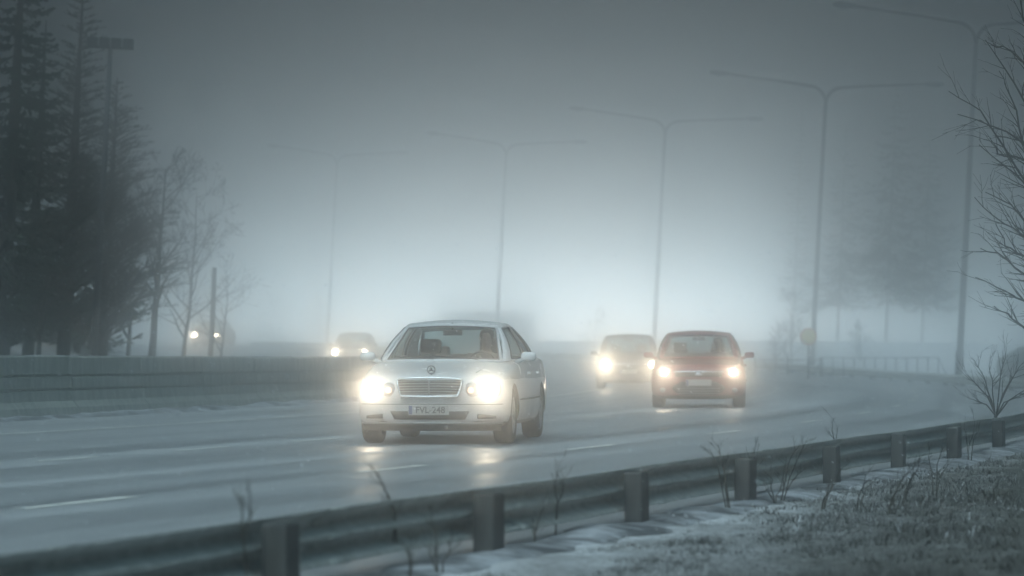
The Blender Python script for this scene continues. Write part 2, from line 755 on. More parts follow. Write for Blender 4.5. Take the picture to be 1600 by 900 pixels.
def slush(name, u0, wd, hh, a0, a1, label):
    vs, fs = [], []
    al = a0
    n = 5
    rows = 0
    while al < a1:
        w1 = wd * random.uniform(.55, 1.2)
        h1 = hh * random.uniform(.4, 1.2)
        for k in range(n):
            t = k / (n - 1)
            uu = u0 + (t - .5) * w1
            x, y = xy(uu, al)
            vs.append((x, y, road_z(uu, al) - .02 + h1 * math.sin(math.pi * t)))
        rows += 1
        al += .5
    for j in range(rows - 1):
        for i in range(n - 1):
            fs.append((j * n + i + 1, j * n + i, (j + 1) * n + i, (j + 1) * n + i + 1))
    me = bpy.data.meshes.new(name)
    me.from_pydata(vs, [], fs)
    me.materials.append(M['slush'])
    me.polygons.foreach_set('use_smooth', [True] * len(me.polygons))
    o = bpy.data.objects.new(name, me)
    col.objects.link(o)
    tag(o, label, 'slush', kind='stuff')


M['slush'] = mottled('dirty_slush', (.06, .065, .07), (.42, .44, .47), 2.5, .8, 0, .4, lo=.42, hi=.62)
slush('ploughed_slush', 15.55, .8, .10, -30, 150, 'dirty ploughed slush lying along the foot of the concrete wall')
slush('ploughed_snow', -.2, .8, .06, -15, 200, 'thin strip of ploughed snow under the metal guardrail')

# ------------------------------------------------------------------ concrete median wall
wall = thing('concrete_barrier', 'long grooved concrete wall between the two carriageways on the left', 'barrier')
prof = [(.34, 0), (.30, .18), (.22, .28), (.20, .44), (.15, .455), (.15, .485), (.195, .49), (.195, .66), (.13, .67), (.13, .70), (.17, .71), (.17, .97), (.15, 1.0),
        (-.15, 1.0), (-.17, .97), (-.17, .5), (-.22, .28), (-.34, 0)]
SEG = 4.0
al = -38.0
k = 0
wallb = MB()
while al < 190:
    top = 1.02 - .10 * sst(20, 60, al) - .12 * sst(60, 130, al) + random.uniform(-.006, .006)
    a0, a1 = al + .02, al + SEG - .02
    base = len(wallb.v)
    sub = [a0, a0 + .02, (a0 + a1) / 2, a1 - .02, a1]
    for q, qa in enumerate(sub):
        ins = .02 if q in (0, 4) else 0
        for (du, zz) in prof:
            sgn = 1 if du > 0 else -1
            x, y = xy(16.45 - (du - sgn * ins), qa)
            wallb.v.append((x, y, road_z(10, qa) - .05 + zz * (top + .05)))
    n = len(prof)
    for j in range(4):
        for i in range(n - 1):
            wallb.f.append((base + j * n + i, base + j * n + i + 1, base + (j + 1) * n + i + 1, base + (j + 1) * n + i))
    wallb.f.append(tuple(base + i for i in range(n))[::-1])
    wallb.f.append(tuple(base + 4 * n + i for i in range(n)))
    al += SEG
wallb.mi = [0] * len(wallb.f)
wo_ = wallb.build('wall', M['concrete'], wall, fix=True)
shade(wo_, 25)
wsn = MB()
al = -38.0
vs, fs = [], []
rows = 0
while al < 190:
    top = 1.02 - .10 * sst(20, 60, al) - .12 * sst(60, 130, al)
    hh = random.uniform(.004, .016)
    for k, du in enumerate((-.13, -.05, .05, .13)):
        x, y = xy(16.45 + du, al)
        wsn.v.append((x, y, road_z(10, al) + top + .004 + (hh if k in (1, 2) else 0)))
    rows += 1
    al += .7
for j in range(rows - 1):
    for i in range(3):
        wsn.f.append((j * 4 + i + 1, j * 4 + i, (j + 1) * 4 + i, (j + 1) * 4 + i + 1))
wsn.mi = [0] * len(wsn.f)
wsn.build('snow_cap', M['slush'], wall, True)

# ------------------------------------------------------------------ guardrail
rail = thing('guardrail', 'long galvanised metal guardrail on dark posts curving along the road edge', 'guardrail')
wprof = [(-.01, .310), (.0, .300), (.012, .285), (.110, .245), (.120, .225), (.110, .205), (.012, .170), (.0, .155), (.012, .140), (.110, .105), (.120, .085), (.110, .065), (.012, .025), (.0, .010), (-.01, 0)]
bm_ = MB()
ras = axis([(-24, 60, 1.0), (60, 235, 1.5)])
nP = len(wprof)
for al in ras:
    zb = .2 - .31 + rise(al) + .006 * math.sin(al * .8)
    for du, zz in wprof:
        x, y = xy(du, al)
        bm_.v.append((x, y, zb + zz))
for j in range(len(ras) - 1):
    for i in range(nP - 1):
        bm_.f.append((j * nP + i, j * nP + i + 1, (j + 1) * nP + i + 1, (j + 1) * nP + i))
bm_.mi = [0] * len(bm_.f)
ob = bm_.build('beam', M['galv'], rail, True)
sm = ob.modifiers.new('thickness', 'SOLIDIFY')
sm.thickness = .004
pm = MB()
pm.rbox((-.125, -.07, -.62), (.125, .07, .0), .015)
post_me = pm.mesh('post', M['post'])
bolt = MB()
bolt.lathe([(0, 0), (0, .022), (.02, .02), (.022, 0)], 'y', 8)
for k in range(-5, 57):
    al = k * 4.06 - .3
    x, y = xy(-.10, al)
    o = bpy.data.objects.new('post', post_me)
    col.objects.link(o)
    o.parent = rail
    o.location = (x, y, .17 + rise(al) + random.uniform(-.012, .008))
    o.rotation_euler = (R(random.uniform(-1.5, 1.5)), R(random.uniform(-2, 2)), heading(al) + R(90) + R(random.uniform(-3, 3)))
# beam splices: short overlapping plates with bolt heads
for k in range(-4, 30):
    al = k * 4.06 + 1.0
    s_ = MB()
    for j, q in enumerate((al - .16, al + .16)):
        for du, zz in wprof:
            x, y = xy(du - .008, q)
            s_.v.append((x, y, .2 - .31 + rise(q) + zz))
    for i in range(nP - 1):
        s_.f.append((i, i + 1, nP + i + 1, nP + i))
    s_.mi = [0] * len(s_.f)
    o = s_.build('splice_plate', M['galv'], rail, True)
    o.modifiers.new('thickness', 'SOLIDIFY').thickness = .006


# ------------------------------------------------------------------ street lamps
def arc(c, r, a0, a1, n):
    return [(c[0] + r * math.cos(R(a0 + (a1 - a0) * i / n)), 0, c[1] + r * math.sin(R(a0 + (a1 - a0) * i / n))) for i in range(n + 1)]


def street_lamp():
    t = thing('street_lamp', 'x', 'street lamp', group='double-armed street lamps along the outside of the bend')
    h = 13.0
    m = MB()
    m.tube([(0, 0, 0), (0, 0, 1.2), (0, 0, 1.22), (0, 0, h - 1.0)], [.14, .135, .115, .08], 14)
    m.build('pole', M['pole'], t, True)
    b = MB()
    b.rbox((-.2, -.2, -.35), (.2, .2, .03), .01)
    for sx in (-1, 1):
        for sy in (-1, 1):
            b.lathe([(.03, .02), (.06, .02), (.06, 0)], 'z', 6, (sx * .15, sy * .15, 0))
    b.build('base_plate', M['galv'], t)
    d = MB()
    d.rbox((-.05, -.125, .5), (.05, -.1, .95), .008)
    d.build('service_door', M['pole'], t)
    for sx in (-1, 1):
        r = .75
        pts = [(0, 0, h - 1.02)] + [(sx * (r - r * math.cos(q)), 0, h - 1.0 + r * math.sin(q)) for q in [i * math.pi / 2 / 8 * .94 for i in range(9)]]
        ex, ez = pts[-1][0], pts[-1][2]
        pts += [(ex + sx * 1.2, 0, ez + .13), (ex + sx * 3.55, 0, ez + .34)]
        a = MB()
        a.tube(pts, [.075] * 9 + [.07, .06, .05], 10)
        a.build('arm', M['pole'], t, True)
        hd = MB()
        L = [(0, .055, .05), (.08, .10, .075), (.25, .17, .11), (.60, .20, .125), (.82, .15, .10), (.92, .05, .05)]
        x0 = sx * (abs(pts[-1][0]) - .05)
        z0 = pts[-1][2]
        vs, fs = [], []
        for (dx, wy, hz_) in L:
            for k in range(12):
                q = 2 * math.pi * k / 12
                zz = hz_ * math.sin(q)
                vs.append((x0 + sx * dx, wy * math.cos(q), z0 + (zz if zz > 0 else zz * .8) + dx * .03))
        for i in range(len(L) - 1):
            for k in range(12):
                k2 = (k + 1) % 12
                fs.append((i * 12 + k, i * 12 + k2, (i + 1) * 12 + k2, (i + 1) * 12 + k))
        hd.add(vs, fs)
        hd.add(vs[:12], [tuple(range(12))])
        hd.add(vs[-12:], [tuple(range(12))])
        ho = hd.build('lamp_head', M['lamphead'], t, True, fix=True)
        gl_ = MB()
        gl_.ellipsoid((x0 + sx * .5, 0, z0 - .09), (.22, .13, .06), 12, 6)
        gl_.build('lamp_glass', M['lens'], ho, True)
    return t


lamp0 = street_lamp()
LAMPS = [(1497, 'tall double-armed lamp post at the right edge, nearest and darkest of the row'),
         (1267, 'double-armed lamp post behind the round yellow sign, second from the right'),
         (1020, 'hazy double-armed lamp post rising between the dark car and the red car'),
         (773, 'pale double-armed lamp post rising straight behind the white car roof'),
         (510, 'faintest double-armed lamp post, far off above the paired headlights beyond the wall')]
LY = [125.5, 155.5, 187.5, 208, 226]
for i, ((px, lab), ly) in enumerate(zip(LAMPS, LY)):
    o = lamp0 if i == 0 else copy_tree(lamp0)
    X = (px - 800) * ly / FPX
    joint = [35, 140, 190, 228, 245][i]
    zt = CZ + (HOR - joint) * ly / FPX
    o.location = (X, ly, min(H(X, ly) + .02, zt - 12.6))
    o.rotation_euler = (0, R(3.1), R([0, -2, 3, 2, -2][i]))
    o['label'] = lab
    o.scale = ([1, 1, 1, .92, .88][i], 1, 1)
    print('LAMP', i, round(X, 1), ly, 'u,al', [round(q, 1) for q in uva(X, ly)], 'H', round(H(X, ly), 2), 'base', round(zt - 11.35, 2))

# floodlight mast among the trees on the left
fm = thing('floodlight_mast', 'thin mast with a flat row of floodlights sticking out of the left trees', 'floodlight', at(146, 96, z=0))
fm.location.z = H(fm.location.x, 96)
fm.rotation_euler = (0, R(3.0), 0)
fh = CZ + (HOR - 74) * 96 / FPX - fm.location.z
m = MB()
m.tube([(0, 0, 0), (0, 0, fh)], [.10, .06], 10)
m.build('mast', M['pole'], fm, True)
m = MB()
m.box((-.62, -.03, fh - .02), (.62, .03, fh + .05))
m.build('crossbar', M['pole'], fm)
for k in range(4):
    m = MB()
    x0 = -.62 + k * .32
    m.rbox((x0, -.16, fh + .05), (x0 + .28, .14, fh + .27), .02)
    o = m.build('floodlight', M['lamphead'], fm)
    g = MB()
    g.box((x0 + .03, -.175, fh + .08), (x0 + .25, -.162, fh + .24))
    g.build('floodlight_glass', M['lens'], o)

# short pole among the bare trees
p = at(327, 112, z=0)
m = MB()
m.tube([(0, 0, -.3), (.1, 0, 1.2), (.16, 0, CZ + (HOR - 418) * 112 / FPX - H(p.x, 112))], [.085, .08, .07], 10)
o = m.build('wooden_post', M['wood'], None, True, loc=(p.x, 112, H(p.x, 112)))
tag(o, 'thick grey wooden post without wires beside the bare trees', 'post')

# round warning sign in front of the second lamp
sx_, sy_ = 1263, 132
X = (sx_ - 800) * sy_ / FPX
sgn = thing('round_sign', 'small round yellow road sign on a thin post near the second lamp', 'sign', (X, sy_, H(X, sy_)))
zc = CZ + (HOR - 526) * sy_ / FPX - H(X, sy_)
m = MB()
m.tube([(0, 0, -.2), (0, 0, zc + .25)], .035, 8)
m.build('sign_post', M['pole'], sgn, True)
m = MB()
m.lathe([(-.05, 0), (-.05, .27), (-.04, .285)], 'y', 28)
m.build('sign_face', M['yellow'], sgn, loc=(0, 0, zc))
m = MB()
m.lathe([(-.052, .268), (-.052, .31), (-.035, .315), (-.035, 0)], 'y', 28)
m.build('sign_border', M['signred'], sgn, loc=(0, 0, zc))

# small upright-bar fence beyond the far bend of the guardrail
FY = 146
m0 = at(1285, FY, z=0)
fence = thing('bar_fence', 'low metal fence of thin upright bars on the snow by the first lamp', 'fence', (m0.x, FY, H(m0.x, FY)))
zt = CZ + (HOR - 559) * FY / FPX - fence.location.z
zb_ = CZ + (HOR - 590) * FY / FPX - fence.location.z
Lf = (1466 - 1285) * FY / FPX
for zz in (zb_ + .1, zt):
    m = MB()
    m.tube([(0, 0, zz), (Lf, 0, zz)], .022, 6)
    m.build('fence_rail', M['pole'], fence)
for k in range(12):
    m = MB()
    m.tube([(Lf * k / 11, 0, zb_ - .4), (Lf * k / 11, 0, zt + .03)], .026, 6)
    m.build('upright', M['pole'], fence)
for x0, x1 in ((0, -.45), (Lf, Lf + .45)):
    m = MB()
    m.tube([(x0, 0, zt), (x1, 0, zb_ - .1)], .022, 6)
    m.build('end_brace', M['pole'], fence)
# plain rail running on to the left of it
m0 = at(1180, 150, z=0)
fl = thing('post_fence', 'low two-rail fence on the snow left of the second lamp', 'fence', (m0.x, 150, H(m0.x, 150)))
Lf2 = (1282 - 1180) * 150 / FPX
for zz in (.25, .55):
    m = MB()
    m.tube([(0, 0, zz), (Lf2, 0, zz)], .03, 6)
    m.build('fence_rail', M['wood'], fl)
for k in range(3):
    m = MB()
    m.tube([(Lf2 * k / 2, 0, -.3), (Lf2 * k / 2, 0, .68)], .04, 6)
    m.build('fence_post', M['wood'], fl)

# low building far behind the white car
BY = 372
b0, b1 = at(690, BY, z=0), at(838, BY, z=0)
gz = H((b0.x + b1.x) / 2, BY)
bt = CZ + (HOR - 487) * BY / FPX
sh = thing('low_building', 'faint flat-roofed building far behind the white car', 'building', ((b0.x + b1.x) / 2, BY, gz))
hw, hh = (b1.x - b0.x) / 2, max(2.2, bt - gz)
sh.location.z = bt - hh
m = MB()
m.box((-hw + .15, 0, -1.5), (hw - .15, 5, hh - .3))
wl = m.build('wall', M['shed'], sh)
m = MB()
m.box((-hw, -.3, hh - .3), (hw, 5.3, hh))
m.build('roof', M['shedroof'], sh)
m = MB()
m.box((hw - 1.9, -.04, 0), (hw - .9, -.003, 2.0))
dr = m.build('door', M['shedroof'], sh)
m = MB()
m.tube([(hw - 1.75, -.08, .95), (hw - 1.75, -.08, 1.1)], .02, 6)
m.build('handle', M['chrome'], dr)
for x0 in (-hw + .8, -hw + 2.6):
    m = MB()
    m.box((x0, -.05, 1.0), (x0 + 1.1, -.003, 1.8))
    wn = m.build('window', M['black'], sh)
    m = MB()
    for q in (x0, x0 + .53, x0 + 1.04):
        m.box((q, -.09, 1.0), (q + .06, -.052, 1.8))
    m.build('frame', M['plate'], wn)


# ------------------------------------------------------------------ vegetation
def rnd_dir(rng, d, spread):
    v = Vector((rng.gauss(0, 1), rng.gauss(0, 1), rng.gauss(0, 1)))
    v -= v.dot(d) * d
    if v.length < 1e-4:
        v = Vector((1, 0, 0))
    return (d + v.normalized() * math.tan(spread)).normalized()


def branch(mb, rng, p, d, L, r, depth, n=4, up=.12, kids=(3, 6), spread=(30, 55), minr=.004, shrink=.62):
    seg = 4 if depth > 0 else 3
    pts, rad = [p.copy()], [r]
    q, dd = p.copy(), d.copy()
    for i in range(seg):
        dd = (dd + Vector((rng.gauss(0, .10), rng.gauss(0, .10), rng.gauss(0, .07) + up * .35))).normalized()
        q = q + dd * L / seg
        pts.append(q.copy())
        rad.append(max(minr * .6, r * (1 - .75 * (i + 1) / seg)))
    mb.tube(pts, rad, max(3, n), cap=False)
    if depth <= 0:
        return
    for _ in range(rng.randint(*kids)):
        t = rng.uniform(.25, 1.0)
        k = min(seg - 1, int(t * seg))
        f = t * seg - k
        b = pts[k].lerp(pts[k + 1], f)
        nd = rnd_dir(rng, (pts[k + 1] - pts[k]).normalized(), R(rng.uniform(*spread)))
        branch(mb, rng, b, nd, L * rng.uniform(.45, .8) * (1 - .3 * t) * shrink / .62, max(minr, rad[k] * .6), depth - 1, n - 1, up, kids, spread, minr, shrink)


def bare_tree(loc, h, seed, label, r=.13, lean=0.0, depth=4, kids=(3, 5), crown_r=1.0, minr=.006, low=.25, group='bare trees and spruces beyond the concrete wall'):
    rng = random.Random(seed)
    t = thing('bare_tree', label, 'tree', loc, 0, group)
    tr = MB()
    pts = [Vector((0, 0, -.3))]
    rad = [r * 1.25]
    q = Vector((0, 0, 0))
    for i in range(8):
        q = q + Vector((rng.gauss(lean, .03) * h / 8, rng.gauss(0, .03) * h / 8, h / 8))
        pts.append(q.copy())
        rad.append(max(minr, r * (1 - .88 * (i + 1) / 8)))
    tr.tube(pts, rad, 8)
    tr.build('trunk', M['bark'], t, True)
    cr = MB()
    nb = int(9 + h * 1.2)
    for k in range(nb):
        f = low + (1 - low) * (k + .5) / nb
        i = min(7, int(f * 8))
        b = pts[i].lerp(pts[i + 1], f * 8 - i)
        a = rng.uniform(0, 6.283)
        el_ = R(rng.uniform(25, 60))
        d = Vector((math.cos(a) * math.cos(el_), math.sin(a) * math.cos(el_), math.sin(el_)))
        branch(cr, rng, b, d, h * rng.uniform(.24, .42) * crown_r * (1.15 - .75 * f), max(minr * 1.5, rad[i] * .55), depth - 1, 5, .12, kids, (25, 55), minr)
    cr.build('crown', M['twig'], t, True)
    return t


def conifer(loc, h, rad_, seed, label, mat='needle', droop=-.25, dens=1.0, gap=0.0, low=.06, tk=1.0, group='bare trees and spruces beyond the concrete wall'):
    """spruce or larch: whorls of boughs, each bough with side twigs that carry small needle faces"""
    rng = random.Random(seed)
    t = thing('spruce_tree' if mat == 'needle' else 'larch_tree', label, 'tree', loc, 0, group)
    tr = MB()
    tr.tube([(0, 0, -.3), (0, 0, h * .5), (0, 0, h)], [(h * .016 + .03) * tk, (h * .010 + .02) * tk, .012], 8)
    bw_, nd = tr, MB()
    z = h * low
    while z < h * .985:
        f = z / h
        blen0 = rad_ * (1 - f) ** .75 * (1 if f > .12 else .75)
        for k in range(rng.randint(4, 6)):
            if rng.random() < gap:
                continue
            L = max(.12, blen0 * rng.uniform(.55, 1.18))
            a = rng.uniform(0, 6.283)
            pts, rr = [], []
            ns = 5
            for i in range(ns + 1):
                s_ = i / ns
                zz = droop * L * math.sin(s_ * 2.2) * (.9 if droop < 0 else 1) + (.12 * L * s_ * s_ * 1.6)
                pts.append(Vector((math.cos(a) * L * s_, math.sin(a) * L * s_, z + zz)))
                rr.append((.006 + .012 * L) * (1 - .85 * s_))
            bw_.tube(pts, rr, 3, cap=False)
            side = Vector((-math.sin(a), math.cos(a), 0))
            ntw = int((8 + L * 13) * dens)
            for j in range(ntw):
                s_ = rng.uniform(.12, 1)
                i = min(ns - 1, int(s_ * ns))
                b = pts[i].lerp(pts[i + 1], s_ * ns - i)
                fw = (pts[i + 1] - pts[i]).normalized()
                sg = rng.choice((-1, 1))
                tl = L * .34 * (1.15 - s_) * rng.uniform(.5, 1.2) + .05
                d = (fw * .8 + side * sg * rng.uniform(.5, 1.0) + Vector((0, 0, rng.uniform(-.55, .15) if droop < 0 else rng.uniform(-.1, .6)))).normalized()
                e = b + d * tl
                wv = Vector((rng.gauss(0, 1), rng.gauss(0, 1), rng.gauss(0, 1))).cross(d)
                wv = wv.normalized() * (.018 + .035 * tl) * (1.8 if mat == 'needle' else .6)
                m1 = b.lerp(e, .5)
                nd.add([b, m1 + wv, e, m1 - wv], [(0, 1, 2, 3)])
                if mat == 'needle':
                    for q in range(3):
                        c = b.lerp(e, rng.uniform(.2, .9))
                        o2 = Vector((rng.gauss(0, 1), rng.gauss(0, 1), rng.gauss(-.4, .7))).normalized() * tl * .4
                        w2 = o2.cross(d).normalized() * .018
                        nd.add([c, c + o2 * .5 + w2, c + o2, c + o2 * .5 - w2], [(0, 1, 2, 3)])
                else:
                    for q in range(3):
                        c = b.lerp(e, rng.uniform(.2, 1))
                        o2 = (d + Vector((rng.gauss(0, .7), rng.gauss(0, .7), rng.gauss(.2, .5)))).normalized() * tl * .5
                        w2 = o2.cross(d)
                        w2 = (w2.normalized() if w2.length > 1e-4 else side) * .006
                        nd.add([c - w2, c + w2, c + o2], [(0, 1, 2)])
        z += h * (.020 if h > 7 else .028) * rng.uniform(.7, 1.3)
    bw_.build('trunk', M['bark'], t, True)
    nd.build('crown', M[mat], t)
    return t


def foot(px, y, dz=0):
    X = (px - 800) * y / FPX
    return (X, y, H(X, y) + dz)


def hgt(px, y, topy):
    """height above the ground that reaches photo row topy"""
    return CZ + (HOR - topy) * y / FPX - foot(px, y)[2]


# left group, from the frame edge to the right
def put(t, roll=3.0):
    t.rotation_euler = (0, R(roll), 0)
    return t


put(conifer(foot(2, 93), hgt(2, 93, -190), 2.3, 11, 'huge black spruce cut off by the left edge of the frame', dens=1.1))
put(conifer(foot(44, 97), hgt(44, 97, 30), 2.1, 12, 'dark dense spruce just right of the left frame edge', dens=.9, gap=.12))
put(conifer(foot(99, 99), hgt(99, 99, -35), 2.5, 13, 'tall thin-topped larch just left of the floodlight mast', 'larch', .18, .85))
put(conifer(foot(160, 103), hgt(160, 103, 120), 2.9, 14, 'broad larch with upswept boughs in front of the floodlight mast', 'larch', .30, .7))
put(conifer(foot(120, 108), hgt(120, 108, 235), 2.9, 15, 'middle-height bushy spruce low among the left trees', dens=.45, gap=.35))
put(bare_tree(foot(236, 104), hgt(236, 104, 262), 21, 'bare forked tree with a thick trunk, centre of the left thicket', .11, .02, 4, (3, 5), 1.1))
put(bare_tree(foot(286, 112), hgt(286, 112, 300), 22, 'thin bare tree nearest the wooden post, on its left', .07, .02, 4, (3, 4), 1.15, low=.1))
put(bare_tree(foot(200, 109), hgt(200, 109, 330), 23, 'low bare tree between the broad larch and the forked tree', .07, -.03, 4, (3, 4), 1.3, low=.08))
put(bare_tree(foot(345, 118), hgt(345, 118, 430), 24, 'small bare sapling right of the wooden post, last of the thicket', .045, .03, 3, (3, 4), 1.3, low=.08))
put(bare_tree(foot(60, 96), hgt(60, 96, 380), 25, 'low bare tree in front of the black spruces at the left edge', .07, .05, 4, (3, 4), 1.4, low=.08))

# faint far trees on the rise behind the road
FAR = [(1308, 222, 195, 2.9, 'fainter broad hazy pine just right of the second lamp pole'), (1384, 210, 128, 3.9, 'tallest broad hazy pine under the right arm of the second lamp'),
       (1440, 218, 175, 3.3, 'broad hazy pine between the second lamp head and the nearest lamp pole'), (1238, 240, 155, 1.7, 'small solitary hazy pine left of the second lamp pole')]
for i, (px, y, ty, rr, lab) in enumerate(FAR):
    t = put(conifer(foot(px, y), hgt(px, y, ty), rr * 1.15, 40 + i, lab, dens=.32, gap=.1, low=.2, tk=.35, group='far pines fading into the snowfall'), 2.5)
    t.name = 'pine_tree'

# low bushes on the snow
BUSH = [(930, 205, 485, 'faint round bush above the dark car'), (1212, 158, 518, 'small bare bush on the snow left of the yellow sign'),
        (1236, 162, 465, 'thin faint sapling close left of the yellow sign'), (425, 262, 468, 'wide faint bush on the far snow bank left of the farthest lamp'),
        (500, 265, 470, 'faint bush on the far snow bank touching the farthest lamp pole'), (1345, 176, 505, 'low dark bush at the crest of the snow bank')]
for i, (px, y, ty, lab) in enumerate(BUSH):
    h_ = max(.8, hgt(px, y, ty))
    t = bare_tree(foot(px, y), h_, 60 + i, lab, .04, 0, 3, (4, 6), 1.2, .009, .02, 'bushes on the far snow')
    t.name = 'bare_bush'
    t['category'] = 'bush'

# bare tree leaning in from beyond the right edge: limbs follow the photo's silhouette, trunk outside the frame
TY = 44.0
rng = random.Random(5)
rt = thing('bare_tree', 'dark bare tree whose twigs reach in from the right edge of the frame', 'tree', (at(1700, TY, z=0).x, TY, H(at(1700, TY, z=0).x, TY)))
ox, oz = rt.location.x, rt.location.z


def rp(px, py, dy=0):
    v = at(px, TY, py)
    return Vector((v.x - ox, dy, v.z - oz))


m = MB()
m.tube([Vector((0, 0, -.3)), rp(1693, 500), rp(1680, 330), rp(1668, 160), rp(1672, -60)], [.07, .058, .045, .033, .014], 8)
m.build('trunk', M['bark'], rt, True)
LIMBS = [[(1676, 420), (1640, 345), (1590, 262), (1534, 172), (1483, 142)], [(1672, 330), (1630, 250), (1575, 205), (1497, 178)],
         [(1668, 300), (1620, 200), (1585, 130), (1540, 62)], [(1668, 240), (1640, 150), (1600, 100), (1582, 80), (1545, 66)],
         [(1690, 470), (1645, 410), (1600, 372), (1570, 350), (1523, 308)], [(1690, 400), (1640, 330), (1590, 275), (1530, 226)],
         [(1693, 520), (1650, 470), (1600, 430), (1560, 395), (1532, 388)], [(1693, 560), (1640, 500), (1600, 470), (1570, 455), (1524, 433)],
         [(1693, 590), (1640, 545), (1600, 510), (1575, 490), (1553, 478)], [(1690, 480), (1640, 400), (1600, 345), (1580, 320), (1540, 300)],
         [(1676, 200), (1640, 90), (1600, 30), (1590, -20)], [(1690, 430), (1640, 300), (1597, 220), (1580, 150), (1562, 110)],
         [(1690, 530), (1640, 440), (1601, 400), (1571, 385), (1556, 350)], [(1685, 360), (1640, 290), (1600, 250), (1560, 240), (1548, 215)]]
cr = MB()
for li, L in enumerate(LIMBS):
    pts = [rp(a_, b_, rng.uniform(-.25, .25) * (1 - i / 4)) for i, (a_, b_) in enumerate(L)]
    fine_ = [pts[0]]
    for i in range(len(pts) - 1):
        for q in range(1, 4):
            p_ = pts[i].lerp(pts[i + 1], q / 3)
            if q < 3:
                p_ += Vector((rng.gauss(0, .012), rng.gauss(0, .02), rng.gauss(0, .012)))
            fine_.append(p_)
    nf = len(fine_)
    rad = [.020 * (1 - i / nf) ** 1.1 + .0035 for i in range(nf)]
    cr.tube(fine_, rad, 5, cap=False)
    for i in range(3, nf - 1):
        for _ in range(2 if i < nf - 4 else 1):
            d0 = (fine_[i + 1] - fine_[i]).normalized()
            nd_ = rnd_dir(rng, d0, R(rng.uniform(20, 45)))
            branch(cr, rng, fine_[i], nd_, rng.uniform(.15, .5), max(.0045, rad[i] * .6), 1, 4, .05, (1, 3), (20, 40), .003)
cr.build('crown', M['twig'], rt, True)


# small shrub right where the guardrail leaves the frame, and weeds along the rail
def shrub(px, y, py, tips, seed, name, label, cat, group=None, r0=.012, sub=2, mat='twig', subl=(.08, .3)):
    rng = random.Random(seed)
    b = at(px, y, py)
    t = MB()
    for (tx, ty_) in tips:
        e = at(tx, y + rng.uniform(-.3, .3), ty_) - b
        pts = [Vector((rng.gauss(0, .01), rng.gauss(0, .01), -.1))]
        for q in (.3, .6, .85, 1):
            pp = e * q
            pp.z = e.z * (q ** .85)
            pp += Vector((rng.gauss(0, .012), rng.gauss(0, .02), rng.gauss(0, .01))) * (1 if q < 1 else 0)
            pts.append(pp)
        rad = [r0, r0 * .85, r0 * .65, r0 * .42, r0 * .22]
        t.tube(pts, rad, 5, cap=False)
        for i in range(1, 4):
            for _ in range(sub):
                nd_ = rnd_dir(rng, (pts[i + 1] - pts[i]).normalized(), R(rng.uniform(20, 45)))
                branch(t, rng, pts[i].lerp(pts[i + 1], rng.random()), nd_, rng.uniform(*subl), rad[i] * .55, 1, 4, .1, (1, 2), (20, 40), .0022)
    o = t.build(name, M[mat], None, True, loc=b)
    tag(o, label, cat, group)
    return o


shrub(1556, 45.5, 640, [(1508, 583), (1522, 562), (1546, 568), (1572, 548), (1590, 580), (1600, 565), (1512, 622), (1618, 600), (1535, 598), (1604, 612)], 7,
      'bare_shrub', 'bare dark shrub with stiff spreading twigs above the end of the guardrail', 'shrub', r0=.010, sub=3)
G = 'dry weed stalks along the guardrail'
WE = [(1218, 31, 772, [(1240, 690), (1262, 684), (1228, 722), (1250, 735)], 'forked dry weed crossing the guardrail, left of the middle posts'),
      (1140, 29, 762, [(1108, 700), (1122, 693), (1130, 715)], 'short pair of dry stalks poking above the guardrail, right of the biggest near post'),
      (1302, 39, 690, [(1303, 652), (1308, 668)], 'single upright stalk rising highest above the guardrail'),
      (1178, 31, 742, [(1178, 700), (1172, 712)], 'tiny stalk rising above the post left of the forked weed'),
      (1382, 29, 812, [(1402, 770), (1420, 738), (1432, 720)], 'thick bent stalk standing on the verge below the guardrail'),
      (1408, 31, 778, [(1428, 742), (1436, 726)], 'thin bent stalk just right of the thick bent one'),
      (1282, 30, 786, [(1305, 745), (1318, 728), (1296, 755)], 'slanting weed on the snowy verge under the middle posts'),
      (1338, 30, 775, [(1352, 740), (1362, 752)], 'small slanting weed between the posts right of centre'),
      (1212, 30.5, 780, [(1205, 745), (1196, 760), (1222, 748)], 'low weed tuft at the foot of the forked weed'),
      (622, 21.5, 800, [(592, 742), (604, 768)], 'blurred leaning stalk against the road, near the lane dash'),
      (382, 18.5, 838, [(392, 766), (380, 790)], 'most blurred dark stalk above the rail at lower left'),
      (866, 25, 790, [(872, 728), (880, 742)], 'short blurred stalk above the rail, mid frame'),
      (690, 21, 880, [(678, 800), (660, 850), (704, 840)], 'blurred weed in front of the rail left of the second post'),
      (650, 20, 895, [(630, 850), (640, 862)], 'low blurred weed at the bottom edge beside the first post'),
      (830, 24, 850, [(850, 790), (838, 815)], 'thin blurred weed against the beam right of the second post'),
      (1515, 42, 690, [(1522, 655), (1506, 664), (1530, 668)], 'small dark weed under the bare shrub'),
      (1460, 33, 745, [(1472, 700), (1450, 712), (1480, 720)], 'weed at the foot of the fifth post'),
      (1545, 30, 800, [(1560, 755), (1535, 765), (1572, 770)], 'dark weed at the lower right of the verge')]
for i, (px, y, py, tips, lab) in enumerate(WE):
    # root it on the ground under its own column
    X = (px - 800) * y / FPX
    pyg = HOR + (CZ - H(X, y)) * FPX / y
    shrub(px, y, min(py + 30, pyg + 2), tips, 80 + i, 'weed_stalk', lab, 'weed', G, .007, 2, 'weed', (.04, .16))

